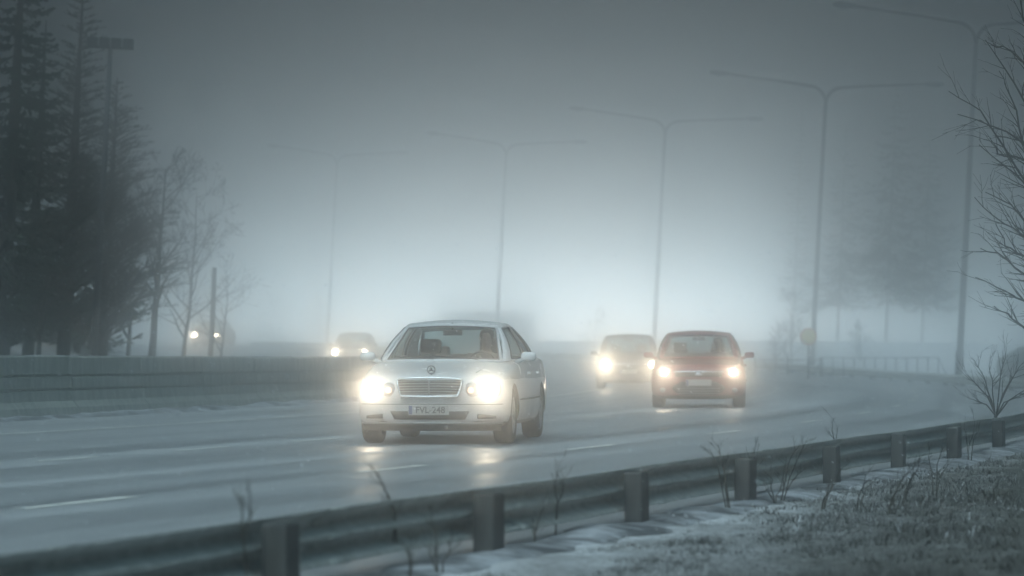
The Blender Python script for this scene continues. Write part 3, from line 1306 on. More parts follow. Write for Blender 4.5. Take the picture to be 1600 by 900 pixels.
# heather and frozen grass on the verge
rng = random.Random(9)
gr, sn = MB(), MB()
N_T = 0
for _ in range(85000):
    y = 17 + 34 * rng.random() ** 1.25
    X = rng.uniform(-.075, .165) * y
    u, al = uva(X, y)
    if u > -.22 or u < -9.5:
        continue
    nz = math.sin(X * 2.3 + math.sin(y * 1.1) * 1.4) * math.sin(y * 1.5 + math.cos(X * 1.9)) + rng.gauss(0, .45)
    right = sst(.03, .13, X / y)
    if nz < .35 - 1.0 * right and rng.random() < .45:
        continue
    base = Vector((X, y, H(X, y) - .01))
    hh = rng.uniform(.015, .052) * (1 + .6 * right) * (.5 if u > -.6 else 1) * (.55 + 1.3 * max(0, math.sin(X * 5.1 + 2 * math.sin(y * 1.7)) * math.sin(y * 3.3 + math.sin(X * 4))))
    white = y > 25 and rng.random() < .20 - .12 * right
    for b in range(3):
        a_ = rng.uniform(0, 6.283)
        ln = rng.uniform(.3, 1.0) * hh
        tip = base + Vector((math.cos(a_) * ln, math.sin(a_) * ln, hh * rng.uniform(.5, 1.1)))
        wd = Vector((-math.sin(a_), math.cos(a_), 0)) * rng.uniform(.003, .008) * min(1.1, y / 32)
        off = Vector((rng.gauss(0, .02), rng.gauss(0, .02), 0))
        if white and b < 2:
            wd = wd * .8
            tip = base + (tip - base) * .7
            sn.add([base + off - wd, base + off + wd, tip + wd * .6, tip - wd * .6], [(0, 1, 2, 3)])
        else:
            gr.add([base + off - wd, base + off + wd, tip], [(0, 1, 2)])
o = gr.build('verge_grass', M['grass'])
tag(o, 'dark frozen heather and grass covering the roadside verge', 'grass', kind='stuff')
o = sn.build('snowy_grass', M['snowtuft'])
tag(o, 'snow-covered grass blades scattered over the roadside verge', 'grass', kind='stuff')

# wind-blown snowflakes in the air over the road
rng = random.Random(77)
fl_ = MB()
for _ in range(5000):
    y = rng.uniform(22, 80)
    X = rng.uniform(-.17, .17) * y
    Z = CZ + rng.uniform(-.07, .03) * y
    if Z < H(X, y) + .05:
        continue
    r = rng.uniform(.0025, .0055)
    c = Vector((X, y, Z))
    d = Vector((.75, rng.uniform(-.3, .3), -.55)).normalized() * r * rng.uniform(1.2, 3.0)
    e1 = d.cross(Vector((0, 1, 0))).normalized() * r
    e2 = Vector((0, r, 0))
    fl_.add([c + d, c + e1, c + e2, c - e1, c - e2, c - d], [(0, 1, 2), (0, 2, 3), (0, 3, 4), (0, 4, 1), (5, 2, 1), (5, 3, 2), (5, 4, 3), (5, 1, 4)])
o = fl_.build('falling_snow', M['snowflake'])
tag(o, 'fine wind-blown snowflakes falling over the road', 'snow', kind='stuff')


# ------------------------------------------------------------------ cars
def evaluated(o):
    dg = bpy.context.evaluated_depsgraph_get()
    return bpy.data.meshes.new_from_object(o.evaluated_get(dg), depsgraph=dg)


def interp(tab, x):
    for (a, va), (b, vb) in zip(tab, tab[1:]):
        if x <= b:
            t = max(0, (x - a) / (b - a))
            return va + (vb - va) * t
    return tab[-1][1]


def car_model(P, name, label, group=None):
    L, W = P['L'], P['W']                       # overall length, half width
    sx = W / .91
    t = thing(name, label, 'car', group=group)

    def ly(l):
        return l - L / 2

    # --- lower body: (l, half width, bottom, top)
    st = P['stations']
    cols = [0, .8, .97, 1.0, .992, .955, .87, .45, 0]

    def ring(l, w_, zb, zt):
        mid = min(.60, zt - .14)
        zs = [zb, zb, zb + .07, zb + .22, mid, zt - .055, zt - .012, zt + .022, zt + .030]
        return [(w_ * c_, z) for c_, z in zip(cols, zs)]

    rings = [ring(*s_) for s_ in st]
    n = len(cols)
    m = MB()
    full = []
    for (l, w_, zb, zt), rg in zip(st, rings):
        pts = [(-x, z) for x, z in rg[::-1]][:-1] + rg      # left top ... bottom ... right top (shares bottom centre)
        pts = pts[:-1] if False else pts
        full.append(pts)
    # closed ring: top centre appears at both ends -> drop the last
    full = [f[:-1] for f in full]
    nr = len(full[0])

    def dent(x, l, z):
        a = abs(x) / W
        l2 = l
        if l < 1.1:
            l2 += P['nose'] * a ** 2.6 * (1 - l / 1.1) ** 1.2
        if l > L - .8:
            l2 -= .16 * a ** 2.6 * (1 - (L - l) / .8)
        return l2
    for (l, *_), rg in zip(st, full):
        for x, z in rg:
            m.v.append((x, ly(dent(x, l, z)), z))
    for i in range(len(st) - 1):
        for k in range(nr):
            k2 = (k + 1) % nr
            m.f.append((i * nr + k, i * nr + k2, (i + 1) * nr + k2, (i + 1) * nr + k))
    for end, i in ((0, 0), (1, len(st) - 1)):
        rg = rings[i]
        l = st[i][0]
        # cap: strips between left and right points of the same height, bowed like the nose
        rows = []
        for (x, z) in rg:
            row = []
            for q in range(9):
                xx = -x + 2 * x * q / 8
                row.append((xx, ly(dent(xx, l, z)), z))
            rows.append(row)
        base = len(m.v)
        for row in rows:
            m.v += row
        for j in range(n - 1):
            for q in range(8):
                f = (base + j * 9 + q, base + j * 9 + q + 1, base + (j + 1) * 9 + q + 1, base + (j + 1) * 9 + q)
                m.f.append(f if end == 0 else f[::-1])
    m.mi = [0] * len(m.f)
    me = m.mesh('body', [P['paint'], M['black'], M['interior']])
    bm = bmesh.new()
    bm.from_mesh(me)
    bmesh.ops.remove_doubles(bm, verts=bm.verts, dist=.0008)
    bmesh.ops.dissolve_degenerate(bm, edges=bm.edges, dist=.0005)
    bmesh.ops.recalc_face_normals(bm, faces=bm.faces)
    bm.to_mesh(me)
    bm.free()
    tmp = bpy.data.objects.new('tmp_body', me)
    col.objects.link(tmp)
    ss = tmp.modifiers.new('s', 'SUBSURF')
    ss.levels = ss.render_levels = 2
    cutters = []
    for wl in (P['axle_f'], P['axle_r']):
        c_ = MB()
        rr = P['wr'] + .035
        c_.lathe([(-1.2, rr), (1.2, rr)], 'x', 40, (0, ly(wl), P['wr'] + .01))
        c_.f.append(tuple(range(40)))
        c_.f.append(tuple(range(40, 80)))
        c_.mi = [0] * len(c_.f)
        c_.lathe([(-.56, rr + .2), (.56, rr + .2)], 'x', 40, (0, ly(wl), P['wr'] + .01))
        # two cylinders would overlap: keep only the outer wells by making each side its own cutter
        c_ = MB()
        for sg in (-1, 1):
            b0 = len(c_.v)
            c_.lathe([(sg * .60, rr), (sg * 1.3, rr)], 'x', 40, (0, ly(wl), P['wr'] + .01))
            c_.f.append(tuple(range(b0, b0 + 40)))
            c_.f.append(tuple(range(b0 + 40, b0 + 80)))
            c_.mi += [0, 0]
        cutters.append(c_)
    cav = MB()
    cav.box((-.66 * sx, ly(P['cav'][0]), .34), (.66 * sx, ly(P['cav'][1]), 1.5))
    cutters.append(cav)
    cobs = []
    for c_ in cutters:
        co = c_.build('cut', [], None, fix=True)
        cobs.append(co)
        b = tmp.modifiers.new('b', 'BOOLEAN')
        b.operation = 'DIFFERENCE'
        b.solver = 'EXACT'
        b.object = co
    me2 = evaluated(tmp)
    me2.name = 'body'
    for mm in (M['black'], M['interior']):
        pass
    body = bpy.data.objects.new('body', me2)
    while len(me2.materials) < 3:
        me2.materials.append(None)
    me2.materials[0], me2.materials[1], me2.materials[2] = P['paint'], M['black'], M['interior']
    for p in me2.polygons:
        c = p.center
        idx = 0
        if p.normal.z < -.6 and c.z < .5:
            idx = 1
        if abs(c.x) < .665 * sx and ly(P['cav'][0]) - .005 < c.y < ly(P['cav'][1]) + .005 and c.z < 1.3 and (p.normal.z > .98 and c.z < .4 or abs(p.normal.z) < .15):
            if abs(abs(c.x) - .66 * sx) < .004 or abs(c.y - ly(P['cav'][0])) < .004 or abs(c.y - ly(P['cav'][1])) < .004 or c.z < .36:
                idx = 2
        for wl in (P['axle_f'], P['axle_r']):
            dy, dz = c.y - ly(wl), c.z - P['wr'] - .01
            if math.hypot(dy, dz) < P['wr'] + .036 and abs(c.x) < .84 * sx:
                idx = 1
        p.material_index = idx
    col.objects.link(body)
    body.parent = t
    for q in [tmp] + cobs:
        bpy.data.objects.remove(q)
    shade(body, 32)

    # --- glasshouse
    B0, B1 = P['belt']                          # l of the windscreen foot and of the rear window foot
    R0, R1 = P['roof']
    zb0, zb1, zr, hb, hr = P['zbelt'][0], P['zbelt'][1], P['zroof'], P['hb'], P['hr']

    def Bc(q):
        e = abs(2 * q - 1)
        return Vector((hb - .10 * e ** 7, ly(B0 + (B1 - B0) * q), zb0 + (zb1 - zb0) * q))

    def Rc(q):
        return Vector((hr - .03 * abs(2 * q - 1) ** 4, ly(R0 + (R1 - R0) * q), zr - .035 - .05 * abs(2 * q - .9) ** 2.4))

    def side(q, v, sg=1):
        a, b = Bc(q), Rc(q)
        p = a.lerp(b, v)
        p.x += .035 * math.sin(math.pi * v)
        return Vector((p.x * sg, p.y, p.z))
    wins = P['wins']
    V0, V1 = .05, .90
    fr = MB()
    for sg in (-1, 1):
        qs = sorted(set([0, 1] + [q for w_ in wins for q in w_] + [i / 30 for i in range(31)]))
        vs_ = [0, V0, .3, .6, V1, 1]
        for q0, q1 in zip(qs, qs[1:]):
            inwin = any(a - 1e-6 <= q0 and q1 <= b + 1e-6 for a, b in wins)
            for v0, v1 in zip(vs_, vs_[1:]):
                if inwin and V0 - 1e-6 <= v0 and v1 <= V1 + 1e-6:
                    continue
                fr.add([side(q0, v0, sg), side(q1, v0, sg), side(q1, v1, sg), side(q0, v1, sg)], [(0, 1, 2, 3)])

    def roofp(u, q):
        e = Rc(q)
        x = e.x * (2 * u - 1)
        bow = (1 - (2 * u - 1) ** 2)
        yy = e.y
        yy += (-.05 * bow * (1 - q) ** 3 + .05 * bow * q ** 3)
        return Vector((x, yy, e.z + .045 * bow * (.6 + .4 * math.sin(math.pi * q))))
    fr.grid(roofp, 16, 16)

    def scr(u, v, q, bow):
        a, b = Bc(q), Rc(q)
        p = a.lerp(b, v)
        x = p.x * (2 * u - 1)
        k = 1 - (2 * u - 1) ** 2
        s_ = -1 if q == 0 else 1
        return Vector((x, p.y + s_ * k * (bow * (1 - v) + .05 * v), p.z + k * (.012 * (1 - v) + .027 * v)))
    # opaque rims of the front and rear screens
    for q, bow in ((0, .14), (1, .10)):
        for u0, u1, v0, v1 in ((0, 1, 0, .04), (0, 1, .94, 1), (0, .03, .04, .94), (.97, 1, .04, .94)):
            fr.grid(lambda a, b, u0=u0, u1=u1, v0=v0, v1=v1, q=q, bow=bow: scr(u0 + (u1 - u0) * a, v0 + (v1 - v0) * b, q, bow), 12 if u1 - u0 > .5 else 2, 2)
    fo = fr.build('roof', [P['paint']], t, True, fix=False)
    bm = bmesh.new()
    bm.from_mesh(fo.data)
    bmesh.ops.remove_doubles(bm, verts=bm.verts, dist=.002)
    bmesh.ops.recalc_face_normals(bm, faces=bm.faces)
    bm.to_mesh(fo.data)
    bm.free()
    so = fo.modifiers.new('thickness', 'SOLIDIFY')
    so.thickness = .02
    so.offset = -1
    shade(fo, 35)
    for q, bow, nm in ((0, .14, 'windscreen'), (1, .10, 'rear_window')):
        g = MB()
        g.grid(lambda a, b, q=q, bow=bow: scr(.025 + .95 * a, .035 + .91 * b, q, bow) * 1.0, 12, 6)
        go = g.build(nm, [M['glass']], t, True)
        # dark rubber seal
        s_ = MB()
        loop = [scr(.03, .04 + .9 * i / 8, q, bow) for i in range(9)] + [scr(.03 + .94 * i / 12, .94, q, bow) for i in range(1, 13)] + \
               [scr(.97, .94 - .9 * i / 8, q, bow) for i in range(1, 9)] + [scr(.97 - .94 * i / 12, .04, q, bow) for i in range(1, 13)]
        s_.tube(loop, .010, 5)
        s_.build('window_seal', M['black'], go, True)
    for sg in (-1, 1):
        for (a, b) in wins:
            g = MB()
            g.grid(lambda u, v: side(a - .003 + (b - a + .006) * u, V0 - .01 + (V1 - V0 + .02) * v, sg) - Vector((.006 * sg, 0, 0)), 6, 4)
            go = g.build('side_window', [M['glass']], t, True)
            s_ = MB()
            loop = [side(a, V0 + (V1 - V0) * i / 4, sg) for i in range(5)] + [side(a + (b - a) * i / 6, V1, sg) for i in range(1, 7)] + \
                   [side(b, V1 - (V1 - V0) * i / 4, sg) for i in range(1, 5)] + [side(b - (b - a) * i / 6, V0, sg) for i in range(1, 7)]
            s_.tube(loop, .011, 5)
            s_.build('window_seal', M['black'], go, True)
    # wipers
    for x0, x1 in ((-.1, -.52), (.45, .05)):
        s_ = MB()
        s_.tube([scr(.5 + x0 / 1.5, .03, 0, .14) + Vector((0, -.02, 0)), scr(.5 + (x0 + x1) / 3, .08, 0, .14) + Vector((0, -.02, 0)), scr(.5 + x1 / 1.5, .11, 0, .14) + Vector((0, -.02, 0))], .009, 5)
        s_.build('wiper', M['black'], t)

    # --- cabin
    cab = MB()
    cab.rbox((-.64 * sx, ly(P['cav'][0]) + .01, .5), (.64 * sx, ly(P['cav'][0]) + .30, zb0 - .015), .03)
    cab.build('dashboard', M['interior'], t)
    zs_ = .42
    fl_ = P['seat']
    for x0 in (-.37 * sx, .37 * sx):
        s_ = MB()
        s_.rbox((x0 - .24, ly(fl_) - .28, zs_ - .06), (x0 + .24, ly(fl_) + .22, zs_ + .10), .05)
        bk = Matrix.Translation((x0, ly(fl_) + .24, zs_)) @ Matrix.Rotation(R(-14), 4, 'X')
        s_.rbox((-.23, -.06, 0), (.23, .07, .60), .05, bk)
        so_ = s_.build('front_seat', M['interior'], t)
        h_ = MB()
        h_.rbox((-.13, -.05, .64), (.13, .06, .82), .035, bk)
        h_.tube([bk @ Vector((-.06, 0, .55)), bk @ Vector((-.06, 0, .68))], .01, 6)
        h_.tube([bk @ Vector((.06, 0, .55)), bk @ Vector((.06, 0, .68))], .01, 6)
        h_.build('headrest', M['interior'], so_)
    s_ = MB()
    rl = P['cav'][1] - .12
    s_.rbox((-.62 * sx, ly(rl) - .5, .38), (.62 * sx, ly(rl), .52), .05)
    s_.rbox((-.62 * sx, ly(rl) - .08, .45), (.62 * sx, ly(rl) + .08, zb1 - .01), .04)
    rs = s_.build('rear_seat', M['interior'], t)
    for x0 in (-.34, .34):
        h_ = MB()
        h_.rbox((x0 - .12, ly(rl) - .03, zb1), (x0 + .12, ly(rl) + .06, zb1 + .13), .03)
        h_.build('headrest', M['interior'], rs)
    s_ = MB()
    wc = Vector((.37 * sx, ly(P['cav'][0]) + .42, zb0 - .06))
    mw = Matrix.Translation(wc) @ Matrix.Rotation(R(-24), 4, 'X')
    cp = [mw @ Vector((.185 * math.cos(q), 0, .185 * math.sin(q))) for q in [2 * math.pi * i / 20 for i in range(21)]]
    s_.tube(cp, .014, 6, cap=False)
    s_.tube([mw @ Vector((-.17, 0, 0)), mw @ Vector((.17, 0, 0))], .016, 6)
    s_.tube([mw @ Vector((0, 0, 0)), mw @ Vector((0, -.25, 0))], .03, 8)
    s_.build('steering_wheel', M['black'], t, True)
    mi_ = MB()
    zmir = Rc(0).z - .075
    mi_.rbox((-.12, ly(R0) + .02, zmir - .035), (.12, ly(R0) + .05, zmir + .035), .012)
    mi_.tube([(0, ly(R0) + .03, zmir + .03), (0, ly(R0) + .0, zmir + .12)], .01, 5)
    mi_.build('inner_mirror', M['black'], t)

    # --- wing mirrors, door handles, seams
    for sg in (-1, 1):
        mm_ = MB()
        mx_ = sg * (W + .06)
        my_ = ly(B0 + .42)
        mz_ = zb0 + .05
        vs = []
        mm_.ellipsoid((mx_, my_, mz_), (.09, .06, .058), 16, 10)
        for i, p in enumerate(mm_.v):
            p = Vector(p)
            if p.y > my_ + .02:
                p.y = my_ + .02
            d = (p - Vector((mx_, my_, mz_)))
            d.x = math.copysign(min(abs(d.x) * 1.12, .09), d.x)
            d.z = math.copysign(min(abs(d.z) * 1.15, .053), d.z)
            mm_.v[i] = tuple(Vector((mx_, my_, mz_)) + d)
        mm_.tube([(sg * (W - .10), my_ + .03, mz_ - .07), (mx_ - sg * .05, my_ + .0, mz_ - .03)], [.03, .022], 8)
        mo = mm_.build('wing_mirror', [P['paint']], t, True)
        g = MB()
        g.rbox((mx_ - .07, my_ + .021, mz_ - .04), (mx_ + .07, my_ + .028, mz_ + .04), .003)
        g.build('mirror_glass', M['chrome'], mo)
        for l in P['handles']:
            h_ = MB()
            h_.rbox((sg * (W * .985) - .022, ly(l) - .09, zb0 - .165), (sg * (W * .985) + .022, ly(l) + .09, zb0 - .135), .008)
            h_.build('door_handle', [P['paint']], t)
        tr_ = MB()
        tr_.tube([(sg * (W + .004), ly(P['axle_f'] + .45), .50), (sg * (W + .008), ly(L / 2), .50), (sg * (W + .004), ly(P['axle_r'] - .45), .51)], .011, 5)
        tr_.build('side_moulding', M['black'], t)

    # --- wheels
    wr = P['wr']
    tm = MB()
    tm.lathe([(-.10, wr * .66), (-.112, wr * .75), (-.108, wr * .92), (-.085, wr * .985), (-.05, wr), (.05, wr), (.085, wr * .985), (.108, wr * .92), (.112, wr * .75), (.10, wr * .66)], 'x', 36)
    tyre_me = tm.mesh('wheel', M['tyre'], True)
    rm = MB()
    rm.lathe([(.06, 0), (.075, .03), (.07, .06), (.045, .07)], 'x', 20)
    rm.lathe([(.10, wr * .66), (.085, wr * .62), (-.06, wr * .60)], 'x', 32)
    rm.lathe([(-.02, 0), (-.02, wr * .6)], 'x', 24, mi=1)
    for k in range(10):
        q = 2 * math.pi * k / 10
        mr = Matrix.Rotation(q, 4, 'X')
        rm.rbox((.045, -.018, .05), (.085, .018, wr * .64), .006, mr)
    rim_me = rm.mesh('rim', [M['alloy'], M['black']], True)
    for wl in (P['axle_f'], P['axle_r']):
        for sg in (-1, 1):
            wo2 = bpy.data.objects.new('wheel', tyre_me)
            col.objects.link(wo2)
            wo2.parent = t
            wo2.location = (sg * (W - .135), ly(wl), wr - .004)
            wo2.rotation_euler = (R(random.uniform(0, 60)), 0, 0 if sg > 0 else math.pi)
            ro = bpy.data.objects.new('rim', rim_me)
            col.objects.link(ro)
            ro.parent = wo2
    return t, ly, dent


def light(parent, loc, power, size=.07, cone=100, aim=(-3.5, 0)):
    l = bpy.data.lights.new('headlight_beam', 'SPOT')
    l.energy = power
    l.color = WARM
    l.spot_size = R(cone)
    l.spot_blend = .9
    l.shadow_soft_size = size
    o = bpy.data.objects.new('headlight_beam', l)
    col.objects.link(o)
    o.parent = parent
    o.location = loc
    o.rotation_euler = (R(-90 + aim[0]) + 0, 0, R(aim[1]))
    o.rotation_euler = (R(90 + aim[0]), 0, R(180 + aim[1]) if False else R(aim[1]))
    # a lamp shines along its -Z; rotating +90 about X points that at +Y, so turn it round to face the car's front
    o.rotation_euler = (R(90 + aim[0]), 0, R(180 + aim[1]))
    return o


def headlight(t, x, yfront, z, rx, rz, lit, power, bulb=(.075, .085), name='headlight', spot=True):
    h_ = MB()
    h_.ellipsoid((x, yfront + .05, z), (rx, .075, rz), 20, 12)
    ho = h_.build(name, M['slat'], t, True)
    ri = MB()
    ring_ = [(x + rx * 1.0 * math.cos(q), yfront + .045, z + rz * 1.0 * math.sin(q)) for q in [2 * math.pi * i / 24 for i in range(25)]]
    ri.tube(ring_, .008, 5, cap=False)
    ri.build('lamp_rim', M['chrome'], ho, True)
    if lit:
        b = MB()
        b.ellipsoid((x, yfront - .02, z), (bulb[0], .022, bulb[1]), 18, 10)
        b.build('bulb', lit, ho, True)
        if spot:
            light(ho, (x, yfront - .10, z), power)
    return ho


def text_mesh(s, size, name, parent, loc, mat, bold=0.0):
    cu = bpy.data.curves.new(name, 'FONT')
    cu.body = s
    cu.size = size
    cu.align_x = 'CENTER'
    cu.align_y = 'CENTER'
    cu.extrude = .002
    cu.offset = bold
    o = bpy.data.objects.new('tmp', cu)
    col.objects.link(o)
    me = evaluated(o)
    bpy.data.objects.remove(o)
    me.materials.clear()
    me.materials.append(mat)
    me.name = name
    r_ = bpy.data.objects.new(name, me)
    col.objects.link(r_)
    r_.parent = parent
    r_.location = loc
    r_.rotation_euler = (R(90), 0, 0)
    return r_


def plate(t, y, z, s, wd=.235, ht=.058):
    m = MB()
    m.rbox((-wd, y, z - ht), (wd, y + .015, z + ht), .005)
    p = m.build('number_plate', M['plate'], t)
    m = MB()
    m.box((-wd + .006, y - .003, z - ht + .008), (-wd + .045, y - .001, z + ht - .008))
    m.build('plate_band', M['plate_blue'], p)
    if s:
        text_mesh(s, ht * 1.75, 'plate_lettering', p, (.02, y - .003, z - .002), M['ink'], .0015)
    return p


# ---- the silver-white saloon
PW = dict(L=4.82, W=.905, wr=.325, axle_f=.86, axle_r=3.71, nose=.34, paint=M['white_paint'],
          stations=[(0.0, .80, .24, .60), (.02, .85, .20, .66), (.07, .87, .18, .735), (.16, .885, .17, .78), (.40, .90, .17, .835), (.80, .905, .17, .895), (1.15, .905, .17, .945),
                    (1.5, .905, .17, .965), (2.4, .905, .17, .975), (3.3, .905, .17, .995), (3.9, .90, .18, 1.02), (4.45, .885, .20, 1.01), (4.70, .86, .24, .97), (4.80, .83, .30, .86), (4.82, .80, .36, .72)],
          cav=(1.42, 3.50), belt=(1.17, 3.98), roof=(1.98, 3.22), zbelt=(.955, 1.0), zroof=1.44, hb=.81, hr=.575,
          wins=[(.085, .435), (.475, .74), (.76, .84)], seat=2.30, handles=(2.35, 3.30))
white, ly, dent = car_model(PW, 'saloon_car', 'silver-white saloon with round twin headlights lit, nearest car on the wet road')
f0 = ly(0)
# grille: chrome surround, slats, centre bar, tilted back a little
gm_ = Matrix.Translation((0, f0 - .015, .655)) @ Matrix.Rotation(R(-12), 4, 'X')


def gpt(x, z, d=0):
    return gm_ @ Vector((x, d + .24 * (abs(x) / .9) ** 2.2, z))


grl = MB()
grl.grid(lambda u, v: gpt((2 * u - 1) * (.325 + .045 * v), -.095 + .19 * v, .02), 14, 3)
gr_o = grl.build('grille', M['black'], white, True)
for k in range(6):
    z0 = -.078 + k * .031
    s_ = MB()
    wv = .325 + .045 * (z0 + .095) / .19
    s_.tube([gpt(-wv + 2 * wv * i / 14, z0, .004) for i in range(15)], .0065, 5)
    s_.build('slat', M['slat'], gr_o, True)
s_ = MB()
s_.tube([gpt(0, -.09, -.006), gpt(0, .09, -.006)], .011, 6)
s_.build('centre_bar', M['slat'], gr_o, True)
s_ = MB()
lp_ = [gpt(-.325 + .65 * i / 14, -.10 - .008 * math.sin(math.pi * i / 14), -.002) for i in range(15)] + [gpt(.345, -.05, -.002), gpt(.368, .02, -.002), gpt(.378, .085, -.002), gpt(.372, .098, -.002)] + \
      [gpt(.37 - .74 * i / 14, .10 + .012 * math.sin(math.pi * i / 14), -.002) for i in range(1, 15)] + [gpt(-.378, .085, -.002), gpt(-.368, .02, -.002), gpt(-.345, -.05, -.002), gpt(-.325, -.10, -.002)]
s_.tube(lp_, .014, 6, cap=False)
s_.build('chrome_surround', M['chrome'], gr_o, True)
# three-pointed star standing on the bonnet
s_ = MB()
cz_, cy_ = .82, f0 + .17
s_.tube([(.045 * math.cos(q), cy_, cz_ + .035 + .045 * math.sin(q)) for q in [2 * math.pi * i / 24 for i in range(25)]], .0065, 6, cap=False)
for q in (90, 210, 330):
    s_.tube([(0, cy_, cz_ + .035), (.044 * math.cos(R(q)), cy_, cz_ + .035 + .044 * math.sin(R(q)))], [.011, .004], 5)
s_.tube([(0, cy_, cz_ - .03), (0, cy_, cz_)], .007, 6)
s_.build('bonnet_star', M['black'], white, True)
for sg in (-1, 1):
    yf = ly(dent(.68, 0.03, .6))
    headlight(white, sg * .685, yf - .02, .632, .115, .115, M['beam'], 11, (.068, .088))
    yf = ly(dent(.49, 0.02, .6))
    headlight(white, sg * .478, yf - .035, .622, .080, .084, M['beam_dim'], 0, (.036, .036), 'inner_headlight', False)
    # second small reflector spot above it
s_ = MB()
yb = ly(0) - .012
s_.grid(lambda u, v: Vector(((2 * u - 1) * (.46 - .05 * (1 - v)), ly(dent((2 * u - 1) * .46, 0, .3)) - .012 - .0 * v, .285 + .095 * v)), 14, 2)
s_.build('air_intake', M['black'], white, True).modifiers.new('thickness', 'SOLIDIFY').thickness = .02
s_ = MB()
s_.grid(lambda u, v: Vector(((2 * u - 1) * .80, ly(dent((2 * u - 1) * .80, 0, .3)) - .004 + .05 * (1 - v), .155 + .078 * v)), 20, 2)
s_.build('lower_valance', M['black'], white, True).modifiers.new('thickness', 'SOLIDIFY').thickness = .012
for sg in (-1, 1):
    s_ = MB()
    s_.grid(lambda u, v: Vector((sg * (.55 + .20 * u), ly(dent(.55 + .20 * u, 0, .3)) - .006, .295 + .055 * v * (1 - .4 * u))), 6, 2)
    s_.build('side_intake', M['black'], white, True).modifiers.new('thickness', 'SOLIDIFY').thickness = .015
for z0, rr in ((.46, .004), (.245, .011)):
    s_ = MB()
    s_.tube([(x, ly(dent(x, 0, .4)) - .006 + (.0 if z0 > .3 else .01), z0) for x in [-.82 + 1.64 * i / 20 for i in range(21)]], rr, 5)
    s_.build('bumper_trim', M['black'] if z0 > .3 else M['slat'], white, True)
plate(white, ly(0) - .045, .395, 'FVL-248')
s_ = MB()
for sg in (-1, 1):
    s_.tube([(sg * .50, ly(.35), .825), (sg * .56, ly(.75), .885), (sg * .62, ly(1.12), .935)], .006, 5)
s_.build('bonnet_crease', [M['white_paint']], white, True)

# ---- the red car
PR = dict(L=4.35, W=.895, wr=.315, axle_f=.86, axle_r=3.50, nose=.26, paint=M['red_paint'],
          stations=[(0.0, .78, .22, .58), (.02, .83, .18, .66), (.08, .86, .16, .73), (.18, .88, .16, .78), (.40, .89, .16, .83), (.75, .895, .16, .875), (1.05, .895, .16, .915),
                    (1.4, .895, .16, .94), (2.2, .895, .16, .95), (3.1, .895, .16, .97), (3.6, .89, .18, .99), (4.05, .88, .20, .99), (4.25, .86, .24, .95), (4.33, .83, .30, .84), (4.35, .80, .36, .70)],
          cav=(1.30, 3.25), belt=(1.02, 3.95), roof=(1.80, 3.35), zbelt=(.93, .98), zroof=1.44, hb=.80, hr=.60,
          wins=[(.085, .43), (.47, .80)], seat=2.15, handles=(2.2, 3.1))


def second_front(t, ly, dent, lit, power, bulbs, txt, paintm, mats=M):
    # chrome bar, dark upper grille with an oval badge, wide lower grille, fog lamps
    s_ = MB()
    s_.grid(lambda u, v: Vector(((2 * u - 1) * .43, ly(dent((2 * u - 1) * .43, 0, 0)) - .012 + .02 * v, .585 + .075 * v)), 12, 2)
    g_ = s_.build('upper_grille', M['black'], t, True)
    g_.modifiers.new('thickness', 'SOLIDIFY').thickness = .02
    s_ = MB()
    s_.tube([(x, ly(dent(x, 0, 0)) - .015, .675) for x in [-.47 + .94 * i / 16 for i in range(17)]], .016, 6)
    s_.build('chrome_bar', M['chrome'], t, True)
    s_ = MB()
    s_.ellipsoid((0, ly(0) - .03, .625), (.075, .012, .032), 18, 8)
    s_.build('oval_badge', M['chrome'], g_, True)
    s_ = MB()
    s_.grid(lambda u, v: Vector(((2 * u - 1) * (.50 - .12 * abs(2 * v - 1)), ly(dent((2 * u - 1) * .5, 0, 0)) - .014, .24 + .25 * v)), 14, 4)
    lg = s_.build('lower_grille', M['black'], t, True)
    lg.modifiers.new('thickness', 'SOLIDIFY').thickness = .02
    for k in range(3):
        s_ = MB()
        z0 = .27 + k * .045
        s_.tube([(x, ly(dent(x, 0, 0)) - .022, z0) for x in [-.40 + .8 * i / 12 for i in range(13)]], .006, 5)
        s_.build('slat', M['slat'], lg, True)
    plate(t, ly(0) - .045, .47, txt)
    for sg in (-1, 1):
        yf = ly(dent(.66, .03, 0))
        p_, bl = bulbs[0 if sg < 0 else 1]
        headlight(t, sg * .635, yf - .03, .665, .155, .085, lit, p_, bl)
        yf = ly(dent(.66, .0, 0))
        f_ = MB()
        f_.ellipsoid((sg * .66, yf + .01, .33), (.06, .04, .045), 14, 8)
        f_.build('fog_lamp', M['slat'], t, True)


red, ly2, dent2 = car_model(PR, 'hatchback_car', 'dark red car with chrome grille bar and headlights lit, behind the silver-white one')
second_front(red, ly2, dent2, M['beam'], 260, [(9, (.068, .068)), (9, (.068, .068))], '', None)

# ---- the dark car, and its copies far off
PD = dict(PR)
PD.update(L=4.45, W=.90, paint=M['dark_paint'], zroof=1.50, hr=.63)
dark, ly3, dent3 = car_model(PD, 'dark_car', 'faint dark car with one glaring headlight, farther back left of the red car')
second_front(dark, ly3, dent3, M['beam_far'], 260, [(18, (.12, .13)), (9, (.08, .085))], '', None)
PG = dict(PR)
PG.update(paint=M['green_paint'])
parked, ly4, dent4 = car_model(PG, 'parked_car', 'dark unlit parked car at the right edge of the frame beyond the guardrail')
second_front(parked, ly4, dent4, None, 0, [(0, (.1, .1)), (0, (.1, .1))], '', None)


def set_car(o, x, y, rz, z=None):
    u, al = uva(x, y)
    o.location = (x, y, z if z is not None else road_z(u, al) + .003)
    o.rotation_euler = (0, 0, R(rz))


set_car(white, -.665, 43.5, -6.8)
set_car(red, 3.58, 68.6, -3.2)
set_car(dark, 3.26, 100.2, -2.0)
set_car(parked, 20.6, 136, 62, H(20.6, 136))
